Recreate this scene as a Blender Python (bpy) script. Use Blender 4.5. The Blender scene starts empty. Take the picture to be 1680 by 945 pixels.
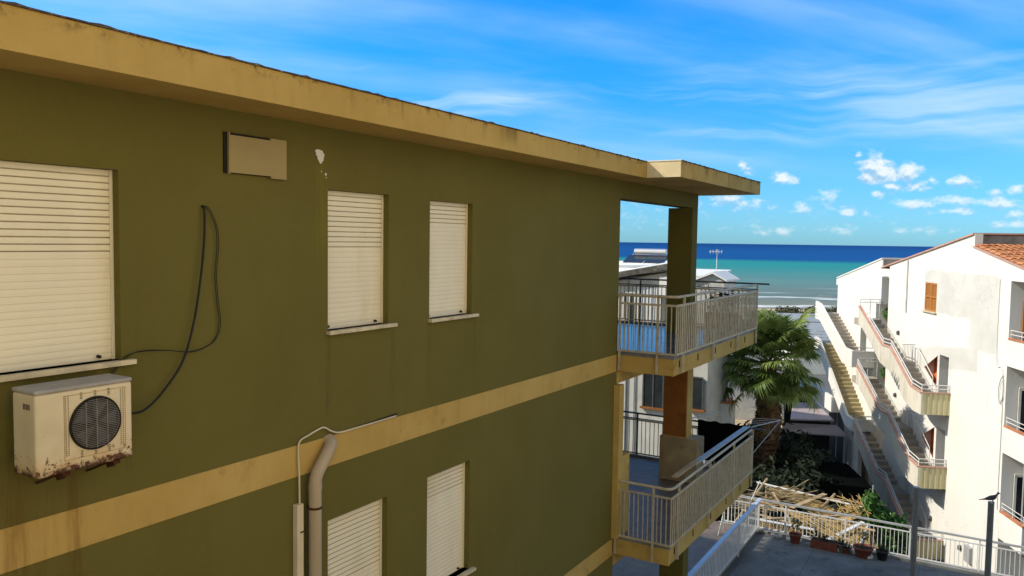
import bpy, bmesh, math, random
from mathutils import Vector, Matrix
R = math.radians
random.seed(11)
S = bpy.context.scene
COL = S.collection

# ------------------------------------------------------------------ camera
# X runs along the green wall towards the sea, Y to the left, Z up; the eye is the origin
cr = Vector((0.51807159, -0.85521981, 0.0141741)); cu = Vector((0.04383514, 0.04309656, 0.9981088)); cf = Vector((0.85421327, 0.51647048, -0.05981578))
cam = bpy.data.cameras.new('camera'); camo = bpy.data.objects.new('camera', cam); COL.objects.link(camo)
m3 = Matrix((cr, cu, -cf)).transposed()
camo.matrix_world = m3.to_4x4()
cam.sensor_width = 36; cam.lens = 1300 / 1680 * 36; cam.clip_end = 200000; cam.clip_start = .05
S.camera = camo
# second frame (terraced houses): a runs away from us along their gables, n to the left
AV = Vector((0.9125396, 0.40898837, 0)); NV = Vector((-0.40898837, 0.9125396, 0)); AL = math.atan2(AV.y, AV.x)

# ------------------------------------------------------------------ sky, sun, exposure
SUN_EL, SUN_STR, SKY_STR = R(38), 3.0, 0.15
sdir = (NV * math.cos(R(5.5)) - AV * math.sin(R(5.5))) * math.cos(SUN_EL) + Vector((0, 0, math.sin(SUN_EL)))
S.view_settings.view_transform = 'Standard'; S.view_settings.look = 'None'
S.view_settings.exposure = 0.7; S.view_settings.gamma = 1; S.view_settings.use_curve_mapping = False
sun = bpy.data.lights.new('sun', 'SUN'); sun.energy = SUN_STR; sun.angle = R(.5); sun.color = (1, .92, .77)
suno = bpy.data.objects.new('sun', sun); COL.objects.link(suno); suno.rotation_euler = sdir.to_track_quat('Z', 'Y').to_euler()


class NB:
    """tiny helper to write shader node trees as expressions"""
    def __init__(s, nt): s.nt = nt; s.n = nt.nodes; s.l = nt.links
    def put(s, sock, v):
        if v is None: return
        if isinstance(v, bpy.types.NodeSocket): s.l.new(v, sock)
        elif isinstance(v, (tuple, list)) and sock.type == 'RGBA' and len(v) == 3: sock.default_value = (*v, 1)
        else: sock.default_value = v
    def m(s, op, a, b=None, c=None, clamp=False):
        n = s.n.new('ShaderNodeMath'); n.operation = op; n.use_clamp = clamp
        for i, v in enumerate((a, b, c)): s.put(n.inputs[i], v)
        return n.outputs[0]
    def v(s, op, a, b=None):
        n = s.n.new('ShaderNodeVectorMath'); n.operation = op
        s.put(n.inputs[0], a)
        if b is not None: s.put(n.inputs[1], b)
        return n.outputs['Value' if op in ('LENGTH', 'DOT_PRODUCT') else 'Vector']
    def mix(s, f, a, b, bt='MIX'):
        n = s.n.new('ShaderNodeMix'); n.data_type = 'RGBA'; n.blend_type = bt; n.clamp_factor = True
        s.put(n.inputs['Factor'], f); s.put(n.inputs[6], a); s.put(n.inputs[7], b)
        return n.outputs[2]
    def noise(s, vec, scale=1., detail=3., rough=.5, dist=0.):
        n = s.n.new('ShaderNodeTexNoise'); s.put(n.inputs['Vector'], vec)
        n.inputs['Scale'].default_value = scale; n.inputs['Detail'].default_value = detail
        n.inputs['Roughness'].default_value = rough; n.inputs['Distortion'].default_value = dist
        return n.outputs[0]
    def ss(s, v, a, b, lo=0., hi=1.):
        n = s.n.new('ShaderNodeMapRange'); n.interpolation_type = 'SMOOTHSTEP'
        for i, x in enumerate((v, a, b, lo, hi)): s.put(n.inputs[i], x)
        return n.outputs[0]
    def sep(s, v):
        n = s.n.new('ShaderNodeSeparateXYZ'); s.put(n.inputs[0], v); return n.outputs
    def comb(s, x, y, z):
        n = s.n.new('ShaderNodeCombineXYZ')
        for i, q in enumerate((x, y, z)): s.put(n.inputs[i], q)
        return n.outputs[0]
    def band(s, v, a, b, w):          # 1 between a and b with soft edges
        return s.m('MULTIPLY', s.ss(v, a - w, a + w), s.ss(v, b - w, b + w, 1., 0.))
    def pos(s): return s.n.new('ShaderNodeNewGeometry').outputs['Position']
    def bump(s, h, dist, strength=1.):
        n = s.n.new('ShaderNodeBump'); s.put(n.inputs['Height'], h); n.inputs['Distance'].default_value = dist; n.inputs['Strength'].default_value = strength
        return n.outputs[0]


# world
W = bpy.data.worlds.new('World'); S.world = W; W.use_nodes = True
nb = NB(W.node_tree); bg = nb.n['Background']
sky = nb.n.new('ShaderNodeTexSky'); sky.sky_type = 'NISHITA'; sky.sun_disc = False
sky.sun_elevation = SUN_EL; sky.sun_rotation = math.atan2(sdir.x, sdir.y); sky.air_density = 1.0; sky.dust_density = .3; sky.ozone_density = 3
D = nb.n.new('ShaderNodeTexCoord').outputs['Generated']
dx, dy, dz = nb.sep(D)
az = nb.m('ARCTAN2', dy, dx); el = nb.m('ARCSINE', dz)
deep = nb.mix(nb.ss(el, 0.0, .28), (.2, .46, .76), (.04, .53, .95))
# sky tinted deep blue ahead, warm and pale behind to neutralise the shade
deep = nb.mix(nb.ss(nb.v('DOT_PRODUCT', D, tuple((AV - NV * .25).normalized())), -.15, .55), (.98, .8, .6), deep)
blue = nb.mix(1., sky.outputs[0], deep, 'MULTIPLY')
# high thin cirrus drawn out along the wind
den = nb.m('ADD', nb.m('MAXIMUM', dz, 0.), .12)
px, py = nb.m('DIVIDE', dx, den), nb.m('DIVIDE', dy, den)
ca, sa = math.cos(R(52)), math.sin(R(52))
qx = nb.m('ADD', nb.m('MULTIPLY', px, ca), nb.m('MULTIPLY', py, sa)); qy = nb.m('SUBTRACT', nb.m('MULTIPLY', py, ca), nb.m('MULTIPLY', px, sa))
warp = nb.m('MULTIPLY', nb.noise(nb.comb(px, py, 0.), .4, 1), .9)
c1 = nb.noise(nb.comb(nb.m('MULTIPLY', qx, 1.5), nb.m('ADD', nb.m('MULTIPLY', qy, .42), warp), 3.1), 1.0, 6, .56, .1)
c2 = nb.noise(nb.comb(px, py, 7.7), .5, 4, .55)
c3 = nb.noise(nb.comb(nb.m('MULTIPLY', az, 2.2), nb.m('MULTIPLY', nb.m('SUBTRACT', el, nb.m('MULTIPLY', nb.noise(nb.comb(az, 0., 0.), 3.), .12)), 26.), 1.3), 1.2, 5, .55, .15)
cir = nb.m('MULTIPLY', nb.ss(c1, .4, .74), nb.ss(c2, .26, .58))
cir = nb.m('ADD', nb.m('MULTIPLY', cir, .6), nb.m('MULTIPLY', nb.m('MULTIPLY', nb.ss(c3, .46, .72), .75), nb.band(el, .11, .2, .035)))
cir = nb.m('ADD', cir, nb.m('MULTIPLY', nb.ss(c2, .4, .72), .3))
cir = nb.m('MULTIPLY', cir, nb.ss(el, .06, .14))
skyc = nb.mix(nb.m('MULTIPLY', cir, .85), blue, (2.3, 3.35, 4.1))
# small fair-weather cumulus low over the sea: azimuth, elevation, half width, half height, density
CUM = [(.1205, .0909, .0173, .0138, 1), (.1104, .0812, .0186, .0149, 1), (.0847, .0818, .0154, .0123, 1), (.1256, .0792, .0112, .0089, 1), (.1033, .0669, .012, .006, .8), (.1139, .0587, .012, .006, .6), (.0757, .0688, .0199, .008, .55), (.1364, .1032, .0048, .0038, .6), (.0614, .0743, .0053, .0042, .6), (.0308, .0713, .0165, .0074, .8), (-.0002, .0593, .0093, .0056, .7), (-.0183, .0612, .0106, .0064, .6), (-.0036, .0474, .0239, .0072, .9), (-.0175, .0356, .012, .006, .7), (.0791, .0466, .0218, .0076, .85), (.0339, .0501, .0239, .0072, .6), (.0375, .0393, .0199, .005, .85), (.1463, .038, .0093, .0056, .7), (.1262, .0368, .008, .0048, .65), (.1706, .0532, .0186, .0112, .45), (.1945, .0422, .0146, .0073, .5), (.218, .0777, .0154, .0085, .9), (.2654, .0949, .0074, .0074, .7), (.2579, .089, .008, .0064, .4), (.2813, .0548, .0186, .0056, .8), (.2542, .0459, .012, .006, .5), (.2148, .0148, .012, .006, .6), (.2362, .0133, .0159, .0048, .4), (.0842, .0159, .0186, .0056, .5), (.0611, .0173, .0186, .0056, .4), (-.0065, .0245, .0146, .0051, .7), (-.0218, .0245, .0159, .0048, .7), (.2984, .0446, .012, .006, .4), (.1477, .0142, .0106, .0042, .4)]
ae = nb.comb(az, el, 0.)
def cloud_density(vec):
    d_ = None
    for (a_, e_, w_, h_, s_) in CUM:
        u = nb.v('MULTIPLY', nb.v('SUBTRACT', vec, (a_, e_, 0)), (1 / (w_ * 1.2), 1 / (h_ * 1.25), 0))
        q = nb.m('MULTIPLY_ADD', nb.v('LENGTH', u), -1.1 * s_, 1.1 * s_)
        d_ = q if d_ is None else nb.m('MAXIMUM', d_, q)
    return d_
dens = cloud_density(ae); above = cloud_density(nb.v('ADD', ae, (-.002, .0055, 0)))
n1 = nb.noise(nb.comb(nb.m('MULTIPLY', az, 1.), nb.m('MULTIPLY', el, 1.5), 0.), 58, 6, .6)
n2 = nb.noise(nb.comb(az, nb.m('MULTIPLY', nb.m('ADD', el, -.004), 1.5), 0.), 58, 6, .6)
far = nb.m('MULTIPLY', nb.noise(nb.comb(nb.m('MULTIPLY', az, 1.), nb.m('MULTIPLY', el, 3.2), 5.), 17, 4, .6), nb.band(el, .008, .06, .012))
dd = nb.m('ADD', nb.m('MAXIMUM', dens, nb.m('MULTIPLY', nb.m('SUBTRACT', far, .47), 1.4)), nb.m('MULTIPLY', nb.m('SUBTRACT', n1, .52), 1.9))
alpha = nb.ss(dd, .0, .75)
lit = nb.ss(nb.m('ADD', nb.m('MULTIPLY', nb.m('SUBTRACT', n1, n2), 2.2), nb.m('SUBTRACT', dens, above)), -.5, .42)
ccol = nb.mix(lit, (1.5, 2.5, 3.3), (3.9, 4.15, 4.25))
skyc = nb.mix(nb.m('MULTIPLY', alpha, nb.ss(el, .0, .085, .5, .9)), skyc, ccol)
nb.l.new(skyc, bg.inputs[0]); bg.inputs[1].default_value = SKY_STR


# ------------------------------------------------------------------ materials
def base_mat(name, rough=.8, spec=.3):
    m = bpy.data.materials.new(name); m.use_nodes = True
    b = m.node_tree.nodes['Principled BSDF']; b.inputs['Roughness'].default_value = rough; b.inputs['Specular IOR Level'].default_value = spec
    return m, NB(m.node_tree), b


def mat(name, col, rough=.8, var=.15, scale=2.5, bump=0., bscale=60., spec=.3, metal=0., dirt=None, dirt_amt=.0, dscale=3., stretch=(1, 1, 1)):
    m, n, b = base_mat(name, rough, spec); b.inputs['Metallic'].default_value = metal
    p = n.v('MULTIPLY', n.pos(), stretch)
    k = n.noise(p, scale, 5, .6)
    c = n.mix(n.ss(k, .25, .75), tuple(x * (1 - var) for x in col), tuple(x * (1 + var) for x in col))
    if dirt: c = n.mix(n.m('MULTIPLY', n.ss(n.noise(p, dscale, 6, .65), .5, .72), dirt_amt), c, dirt)
    n.put(b.inputs['Base Color'], c)
    if bump: n.put(b.inputs['Normal'], n.bump(n.noise(n.pos(), bscale, 4, .6), bump))
    return m


def plaster_green():
    m, n, b = base_mat('olive_plaster', .9, .15)
    P = n.pos(); x, y, z = n.sep(P)
    k = n.noise(P, .8, 5, .6); k2 = n.noise(n.v('MULTIPLY', P, (1, 1, .12)), 5., 5, .65); k3 = n.noise(P, 14., 4, .6)
    c = n.mix(n.ss(k, .3, .7), OL1, OL2)
    c = n.mix(n.m('MULTIPLY', n.ss(k2, .48, .78), .2), c, tuple(v * .72 for v in OL1))
    c = n.mix(n.m('MULTIPLY', n.ss(k3, .5, .8), .12), c, tuple(v * 1.3 for v in OL2))
    c = n.mix(n.m('MULTIPLY', n.ss(n.noise(P, 150., 3, .7), .42, .7), .3), c, tuple(v * .62 for v in OL1))
    # thin grey runs below the sill ends, a paler repainted square
    runs = None
    for (xs_, z1_) in ((3.36, -.91), (5.34, -.89), (6.26, -.89), (6.88, -.9), (7.76, -.9)):
        r_ = n.m('MULTIPLY', n.band(x, xs_ - .035, xs_ + .035, .02), n.band(z, z1_ - .75, z1_, .2)); runs = r_ if runs is None else n.m('MAXIMUM', runs, r_)
    runs = n.m('MULTIPLY', runs, n.ss(n.noise(n.v('MULTIPLY', P, (1, 1, .06)), 40, 4, .6), .4, .7))
    c = n.mix(n.m('MULTIPLY', runs, .4), c, (.045, .04, .016))
    sq = n.m('MULTIPLY', n.band(n.m('ADD', x, n.m('MULTIPLY', k3, .1)), 8.6, 10.1, .12), n.band(n.m('ADD', z, n.m('MULTIPLY', k3, .12)), -.9, .45, .12))
    c = n.mix(n.m('MULTIPLY', sq, .16), c, (.17, .16, .06))
    # brighter green run under the chipped plaster, rust runs below the air conditioner
    run = n.m('MULTIPLY', n.band(x, 5.16, 5.36, .05), n.m('MULTIPLY', n.band(z, -.3, .72, .25), n.ss(n.noise(n.v('MULTIPLY', P, (1, 1, .1)), 16, 3), .35, .7)))
    c = n.mix(n.m('MULTIPLY', run, .5), c, (.2, .17, .025))
    c = n.mix(n.m('MULTIPLY', rust_runs(n, P, x, z), .45), c, (.11, .045, .012))
    n.put(b.inputs['Base Color'], c)
    n.put(b.inputs['Normal'], n.bump(n.m('ADD', n.noise(P, 130., 3, .6), n.m('MULTIPLY', n.noise(P, 22., 3, .5), .7)), .006, .8))
    return m


def rust_runs(n, P, x, z):
    st = n.noise(n.v('MULTIPLY', P, (1, 1, .09)), 28, 4, .6)
    a = n.m('MAXIMUM', n.band(x, 2.5, 2.66, .03), n.m('MAXIMUM', n.band(x, 2.9, 3.02, .03), n.m('MULTIPLY', n.band(x, 2.66, 2.9, .05), .35)))
    return n.m('MULTIPLY', n.m('MULTIPLY', a, n.band(z, -2.5, -1.45, .25)), n.ss(st, .34, .72))


def plaster_ochre():
    m, n, b = base_mat('ochre_plaster', .88, .15)
    P = n.pos(); x, y, z = n.sep(P)
    k = n.noise(P, 1.2, 5, .6); k2 = n.noise(n.v('MULTIPLY', P, (1, 1, .15)), 6., 5, .6)
    c = n.mix(n.ss(k, .3, .7), OC1, OC2)
    c = n.mix(n.m('MULTIPLY', n.ss(k2, .5, .8), .3), c, tuple(v * .62 for v in OC1))
    c = n.mix(n.m('MULTIPLY', rust_runs(n, P, x, z), .5), c, (.2, .085, .02))
    # black drips from the roof edge
    top = n.ss(z, 1.02, 1.24)
    drip = n.m('MULTIPLY', n.ss(n.noise(n.v('MULTIPLY', P, (1, 1, .05)), 1.9, 4, .75), .53, .7), top)
    spot = n.m('MULTIPLY', n.ss(n.noise(P, 7., 5, .7), .5, .66), n.ss(z, 1.15, 1.25))
    endb = n.m('MULTIPLY', n.ss(n.noise(n.v('MULTIPLY', P, (1, 1, .3)), 3., 5, .7), .48, .7), n.m('MULTIPLY', n.ss(x, 9.5, 12.), n.ss(z, .9, 1.0)))
    c = n.mix(n.m('MULTIPLY', endb, .5), c, (.2, .12, .05))
    c = n.mix(n.m('MULTIPLY', n.m('MAXIMUM', n.m('MULTIPLY', drip, .8), spot), .8), c, (.06, .04, .02))
    blot = n.m('MULTIPLY', n.ss(n.noise(P, 3.2, 6, .7), .56, .75), n.ss(z, -.5, -2., 0., 1.))
    c = n.mix(n.m('MULTIPLY', blot, .5), c, (.15, .08, .03))
    n.put(b.inputs['Base Color'], c)
    n.put(b.inputs['Normal'], n.bump(n.noise(P, 90., 4, .6), .005, .7))
    return m


def plaster_white():
    m, n, b = base_mat('white_plaster', .85, .2)
    P = n.pos(); a = n.v('DOT_PRODUCT', P, tuple(AV)); z = n.sep(P)[2]
    wob = n.m('MULTIPLY', n.m('SUBTRACT', n.noise(P, 1.4, 4, .6), .5), .35)
    aw, zw = n.m('ADD', a, wob), n.m('ADD', z, wob)
    k = n.noise(P, .7, 5, .6)
    c = n.mix(n.ss(k, .3, .7), (.72, .705, .67), (.76, .75, .715))
    patch = n.m('MAXIMUM', n.m('MULTIPLY', n.band(aw, 29.3, 35.8, .04), n.band(zw, -2.72, -1.0, .05)), n.m('MULTIPLY', n.band(aw, 29.25, 31.4, .04), n.band(zw, -3.75, -2.0, .04)))
    patch = n.m('MAXIMUM', patch, n.m('MULTIPLY', n.band(aw, 30.6, 36.3, .05), n.band(n.m('ADD', zw, n.m('MULTIPLY', a, .12)), -.9, .0, .06)))
    lvl = n.ss(n.noise(P, 1.1, 4, .6), .3, .7)
    c = n.mix(n.m('MULTIPLY', patch, n.m('MULTIPLY_ADD', lvl, .35, .5)), c, (.56, .55, .51))
    st = n.ss(n.noise(n.v('MULTIPLY', P, (1, 1, .12)), 2.2, 6, .7), .56, .78)
    c = n.mix(n.m('MULTIPLY', st, .34), c, (.42, .4, .36))
    crack = n.m('ABSOLUTE', n.m('SUBTRACT', n.noise(n.v('MULTIPLY', P, (1, 1, 2.2)), .55, 7, .6), .5))
    crack = n.m('MULTIPLY', n.ss(crack, 0., .007, 1., 0.), n.ss(n.noise(P, .3, 2), .5, .6))
    c = n.mix(n.m('MULTIPLY', crack, .45), c, (.3, .28, .25))
    n.put(b.inputs['Base Color'], c)
    n.put(b.inputs['Normal'], n.bump(n.noise(P, 30., 5, .65), .012, .6))
    return m


OL1, OL2 = (.144, .122, .03), (.16, .138, .036)
OC1, OC2 = (.47, .31, .09), (.54, .37, .12)
M = {}
M['olive'] = plaster_green(); M['ochre'] = plaster_ochre(); M['white'] = plaster_white()
M['white_plain'] = mat('lime_white_plaster', (.68, .665, .62), .85, .08, 1.2, .004, 50, dirt=(.35, .33, .3), dirt_amt=.4)
M['blind'] = mat('cream_plastic', (.86, .78, .6), .55, .05, 1.5, 0, dirt=(.6, .46, .22), dirt_amt=.35, dscale=1.6, stretch=(1, 1, .3))
M['sill'] = mat('travertine', (.62, .53, .36), .6, .18, 6, .003, 80, dirt=(.25, .19, .1), dirt_amt=.5, dscale=8)
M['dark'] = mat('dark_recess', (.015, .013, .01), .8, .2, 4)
M['black_net'] = mat('black_net', (.004, .005, .005), .95, .3, 30, .002, 300, spec=0)  # taken to near black so the garden net reads as deep shade
M['rubber'] = mat('black_rubber', (.014, .012, .009), .55, .3, 20)
M['panel_beige'] = mat('beige_sheet', (.34, .26, .115), .7, .06, 3)
M['rail'] = mat('cream_metal', (.47, .41, .29), .5, .12, 7, 0, dirt=(.28, .15, .06), dirt_amt=.6, dscale=9)
M['rail_grey'] = mat('grey_metal', (.36, .37, .38), .42, .12, 6, dirt=(.2, .12, .06), dirt_amt=.4, dscale=8)
M['rail_dark'] = mat('dark_metal', (.07, .075, .08), .45, .2, 6)
M['rail_white'] = mat('white_metal', (.66, .66, .66), .45, .06, 5, dirt=(.4, .33, .24), dirt_amt=.3, dscale=9)
M['terra_paint'] = mat('brown_paint', (.27, .1, .022), .75, .2, 2.2, .003, 60, dirt=(.12, .05, .015), dirt_amt=.5)
M['floor'] = mat('sky_tinted_tile', (.1, .125, .19), .16, .12, 4, spec=.8)
M['floor_low'] = mat('grey_tile', (.2, .155, .12), .4, .15, 3, spec=.25, dirt=(.09, .075, .06), dirt_amt=.5, dscale=2)
M['membrane'] = mat('roof_membrane', (.075, .055, .042), .8, .5, 12, .01, 30, dirt=(.4, .36, .3), dirt_amt=.6, dscale=20)
M['pipe'] = mat('beige_pvc', (.43, .34, .235), .5, .1, 3, dirt=(.22, .15, .09), dirt_amt=.4, dscale=4, stretch=(1, 1, .3))
M['duct'] = mat('white_pvc', (.66, .56, .4), .5, .06, 4)
M['concrete'] = mat('concrete', (.24, .235, .225), .9, .3, 1.3, .01, 25, dirt=(.1, .1, .1), dirt_amt=.5, dscale=2.5)
def court_mat():
    m, n, b = base_mat('worn_concrete', .85, .25); P = n.pos(); x, y, z = n.sep(P)
    c = n.mix(n.ss(n.noise(P, .8, 6, .65), .3, .7), (.12, .117, .115), (.215, .21, .2))
    c = n.mix(n.m('MULTIPLY', n.ss(n.noise(P, 2.3, 6, .7), .52, .7), .7), c, (.055, .053, .05))
    wx = n.m('ADD', x, n.m('MULTIPLY', n.noise(P, 2.), .05)); wy = n.m('ADD', y, n.m('MULTIPLY', n.noise(P, 2.), .05))
    j = n.m('MAXIMUM', n.ss(n.m('ABSOLUTE', n.m('SUBTRACT', n.m('FRACT', n.m('MULTIPLY', wx, .4)), .5)), 0., .006, 1., 0.), n.ss(n.m('ABSOLUTE', n.m('SUBTRACT', n.m('FRACT', n.m('MULTIPLY', wy, .4)), .5)), 0., .006, 1., 0.))
    c = n.mix(n.m('MULTIPLY', j, .7), c, (.04, .04, .035))
    c = n.mix(n.m('MULTIPLY', n.ss(n.noise(P, 5., 5, .75), .64, .7), .6), c, (.36, .35, .33))
    n.put(b.inputs['Base Color'], c); n.put(b.inputs['Normal'], n.bump(n.noise(P, 18., 5, .65), .012)); return m
M['court'] = court_mat()
M['terracotta'] = mat('terracotta', (.5, .2, .1), .85, .25, 5, .004, 60, dirt=(.2, .1, .06), dirt_amt=.4)
M['coping'] = mat('pink_coping', (.52, .3, .23), .8, .2, 3, dirt=(.3, .2, .15), dirt_amt=.4)
M['stair_panel'] = mat('ribbed_render', (.62, .58, .5), .88, .1, 2, dirt=(.36, .32, .22), dirt_amt=.5, dscale=2.2, stretch=(1, 1, .25))
M['panel_yellow'] = mat('yellowed_render', (.56, .5, .3), .88, .12, 2, dirt=(.3, .26, .14), dirt_amt=.5, dscale=2.2, stretch=(1, 1, .25))
M['step'] = mat('stair_stone', (.4, .35, .29), .8, .2, 3, dirt=(.25, .2, .13), dirt_amt=.5)
M['step_yellow'] = mat('yellow_stair_stone', (.36, .3, .17), .8, .25, 3, dirt=(.22, .17, .09), dirt_amt=.5)
M['shutter'] = mat('brown_wood', (.42, .17, .035), .6, .12, 8, stretch=(6, 6, 1))
M['orange'] = mat('orange_render', (.62, .17, .04), .8, .12, 2)
M['sand'] = mat('sand', (.5, .39, .25), .95, .15, .05, .02, 3)
M['earth'] = mat('garden_soil', (.05, .042, .033), .95, .4, .5, .03, 6, dirt=(.02, .025, .015), dirt_amt=.7, dscale=.8)
M['asphalt'] = mat('asphalt', (.12, .125, .125), .9, .15, .3)
M['roof_grey'] = mat('grey_roof', (.3, .32, .33), .85, .15, .4, dirt=(.18, .2, .2), dirt_amt=.5, dscale=.6)
M['roof_white'] = mat('white_roof', (.74, .73, .72), .8, .06, .6)
M['lilac'] = mat('pale_sheet_roof', (.4, .33, .33), .7, .1, .6, dirt=(.25, .2, .2), dirt_amt=.4)
M['steel'] = mat('steel_tank', (.6, .6, .62), .3, .05, 3, metal=.6)
M['solar'] = mat('solar_glass', (.02, .025, .035), .15, .2, 5, spec=.6)
M['window_dark'] = mat('window_glass', (.02, .024, .028), .12, .3, 2, spec=.6)
M['curtain'] = mat('pale_blue_shutter', (.5, .55, .6), .7, .08, 3)
M['teal'] = mat('teal_sheet', (.09, .2, .2), .6, .15, 2)
M['wood'] = mat('weathered_wood', (.42, .3, .17), .85, .25, 4, stretch=(1, 1, 1))
M['reed'] = mat('dry_reed', (.42, .29, .115), .9, .3, 9, .01, 60, dirt=(.22, .12, .04), dirt_amt=.6, dscale=5)
M['reed_pale'] = mat('bleached_reed', (.4, .3, .17), .9, .3, 9, dirt=(.3, .2, .1), dirt_amt=.5, dscale=6)
M['pot'] = mat('clay_pot', (.2, .055, .035), .8, .2, 8)
M['pot_black'] = mat('black_pot', (.02, .02, .02), .6, .2, 8)
M['soilpot'] = mat('potting_soil', (.03, .022, .016), .95, .3, 20)
M['feather'] = mat('grey_feather', (.07, .068, .07), .8, .3, 30)
M['post'] = mat('grey_post', (.2, .19, .18), .6, .1, 4, dirt=(.18, .14, .1), dirt_amt=.4)


def leaf_mat(name, c1, c2, rough=.5, trans=.25):
    m, n, b = base_mat(name, rough, .35)
    oi = n.n.new('ShaderNodeObjectInfo').outputs['Random']
    k = n.m('ADD', n.m('MULTIPLY', n.noise(n.pos(), 3.5, 3), .8), n.m('MULTIPLY', oi, .3))
    c = n.mix(n.ss(k, .3, .8), c1, c2); n.put(b.inputs['Base Color'], c)
    t = n.n.new('ShaderNodeBsdfTranslucent'); n.put(t.inputs[0], c)
    mx = n.n.new('ShaderNodeMixShader'); mx.inputs[0].default_value = trans
    n.l.new(b.outputs[0], mx.inputs[1]); n.l.new(t.outputs[0], mx.inputs[2])
    n.l.new(mx.outputs[0], n.n['Material Output'].inputs['Surface'])
    return m


M['palm'] = leaf_mat('palm_leaf', (.085, .14, .026), (.29, .36, .1), .45, .35)
M['palm_dead'] = leaf_mat('dry_palm_leaf', (.1, .06, .03), (.24, .16, .08), .8)
M['leaf'] = leaf_mat('bright_leaf', (.05, .14, .02), (.13, .27, .05))
M['leaf_dark'] = leaf_mat('dark_leaf', (.006, .012, .005), (.018, .03, .01), .7, .1)  # near-black leaf colour carries the depth of the garden shade
M['leaf_dry'] = leaf_mat('coastal_scrub', (.06, .075, .035), (.12, .12, .06), .8)


def tiled(name, col, joint, rough, spec):
    m, n, b = base_mat(name, rough, spec); P = n.pos(); x, y, z = n.sep(P)
    c = n.mix(n.ss(n.noise(P, 3., 5, .6), .3, .7), tuple(v * .82 for v in col), tuple(v * 1.12 for v in col))
    c = n.mix(n.m('MULTIPLY', n.ss(n.noise(P, 2., 6, .7), .52, .72), .4), c, tuple(v * .5 for v in col))
    fx = n.m('ABSOLUTE', n.m('SUBTRACT', n.m('FRACT', n.m('MULTIPLY', x, 3.03)), .5)); fy = n.m('ABSOLUTE', n.m('SUBTRACT', n.m('FRACT', n.m('MULTIPLY', y, 3.03)), .5))
    j = n.m('MAXIMUM', n.ss(fx, 0., .016, 1., 0.), n.ss(fy, 0., .016, 1., 0.)); c = n.mix(n.m('MULTIPLY', j, .8), c, joint)
    n.put(b.inputs['Base Color'], c); n.put(b.inputs['Roughness'], n.m('MULTIPLY_ADD', j, .5, rough)); return m


M['floor'] = tiled('sky_tinted_tile', (.1, .125, .19), (.05, .055, .07), .16, .8)  # blue in the tile colour stands in for reflected sky
M['floor_low'] = tiled('grey_tile', (.2, .155, .12), (.08, .07, .06), .4, .25)


def bark_mat():
    m, n, b = base_mat('palm_bark', .9, .1)
    P = n.pos(); k = n.noise(n.v('MULTIPLY', P, (1, 1, 2.)), 5, 5, .7)
    n.put(b.inputs['Base Color'], n.mix(n.ss(k, .3, .7), (.035, .02, .012), (.17, .1, .055)))
    n.put(b.inputs['Normal'], n.bump(k, .08)); return m


M['bark'] = bark_mat()


def ac_mat():
    m, n, b = base_mat('aged_cream_enamel', .45, .4)
    P = n.pos(); x, y, z = n.sep(P)
    c = n.mix(n.ss(n.noise(P, 4, 4), .3, .7), (.62, .52, .34), (.72, .61, .42))
    low = n.ss(z, -1.28, -1.47)
    c = n.mix(n.m('MULTIPLY', n.m('MULTIPLY', low, .8), n.ss(n.noise(P, 9, 4), .35, .7)), c, (.6, .36, .15))
    r = n.ss(n.noise(P, 24, 6, .72), n.m('MULTIPLY_ADD', low, -.2, .67), n.m('MULTIPLY_ADD', low, -.2, .73))
    c = n.mix(r, c, (.13, .035, .008))
    edge = n.m('MULTIPLY', n.ss(z, -1.415, -1.465), n.ss(n.noise(P, 14, 5, .75), .4, .54))
    c = n.mix(edge, c, (.06, .018, .006))
    n.put(b.inputs['Base Color'], c); return m


M['ac'] = ac_mat()
M['ac_top'] = mat('weathered_grey_lid', (.36, .335, .31), .7, .12, 8, dirt=(.5, .42, .28), dirt_amt=.5, dscale=5)
M['rust'] = mat('rusted_steel', (.06, .022, .01), .9, .5, 12, .004, 60)
M['rust_pale'] = mat('rust_stained_enamel', (.45, .31, .15), .6, .3, 20)
M['fan_dark'] = mat('fan_shadow', (.02, .015, .014), .6, .2, 10)
M['wire'] = mat('wire_guard', (.22, .2, .19), .5, .2, 20)


def tile_mat():
    m, n, b = base_mat('roof_tile', .85, .2)
    P = n.pos(); k = n.noise(P, 3.5, 5, .7)
    c = n.mix(n.ss(k, .3, .7), (.3, .1, .045), (.6, .27, .12))
    c = n.mix(n.m('MULTIPLY', n.ss(n.noise(P, 1.3, 5, .7), .55, .7), .6), c, (.12, .09, .06))
    n.put(b.inputs['Base Color'], c); return m


M['tile'] = tile_mat()


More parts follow.
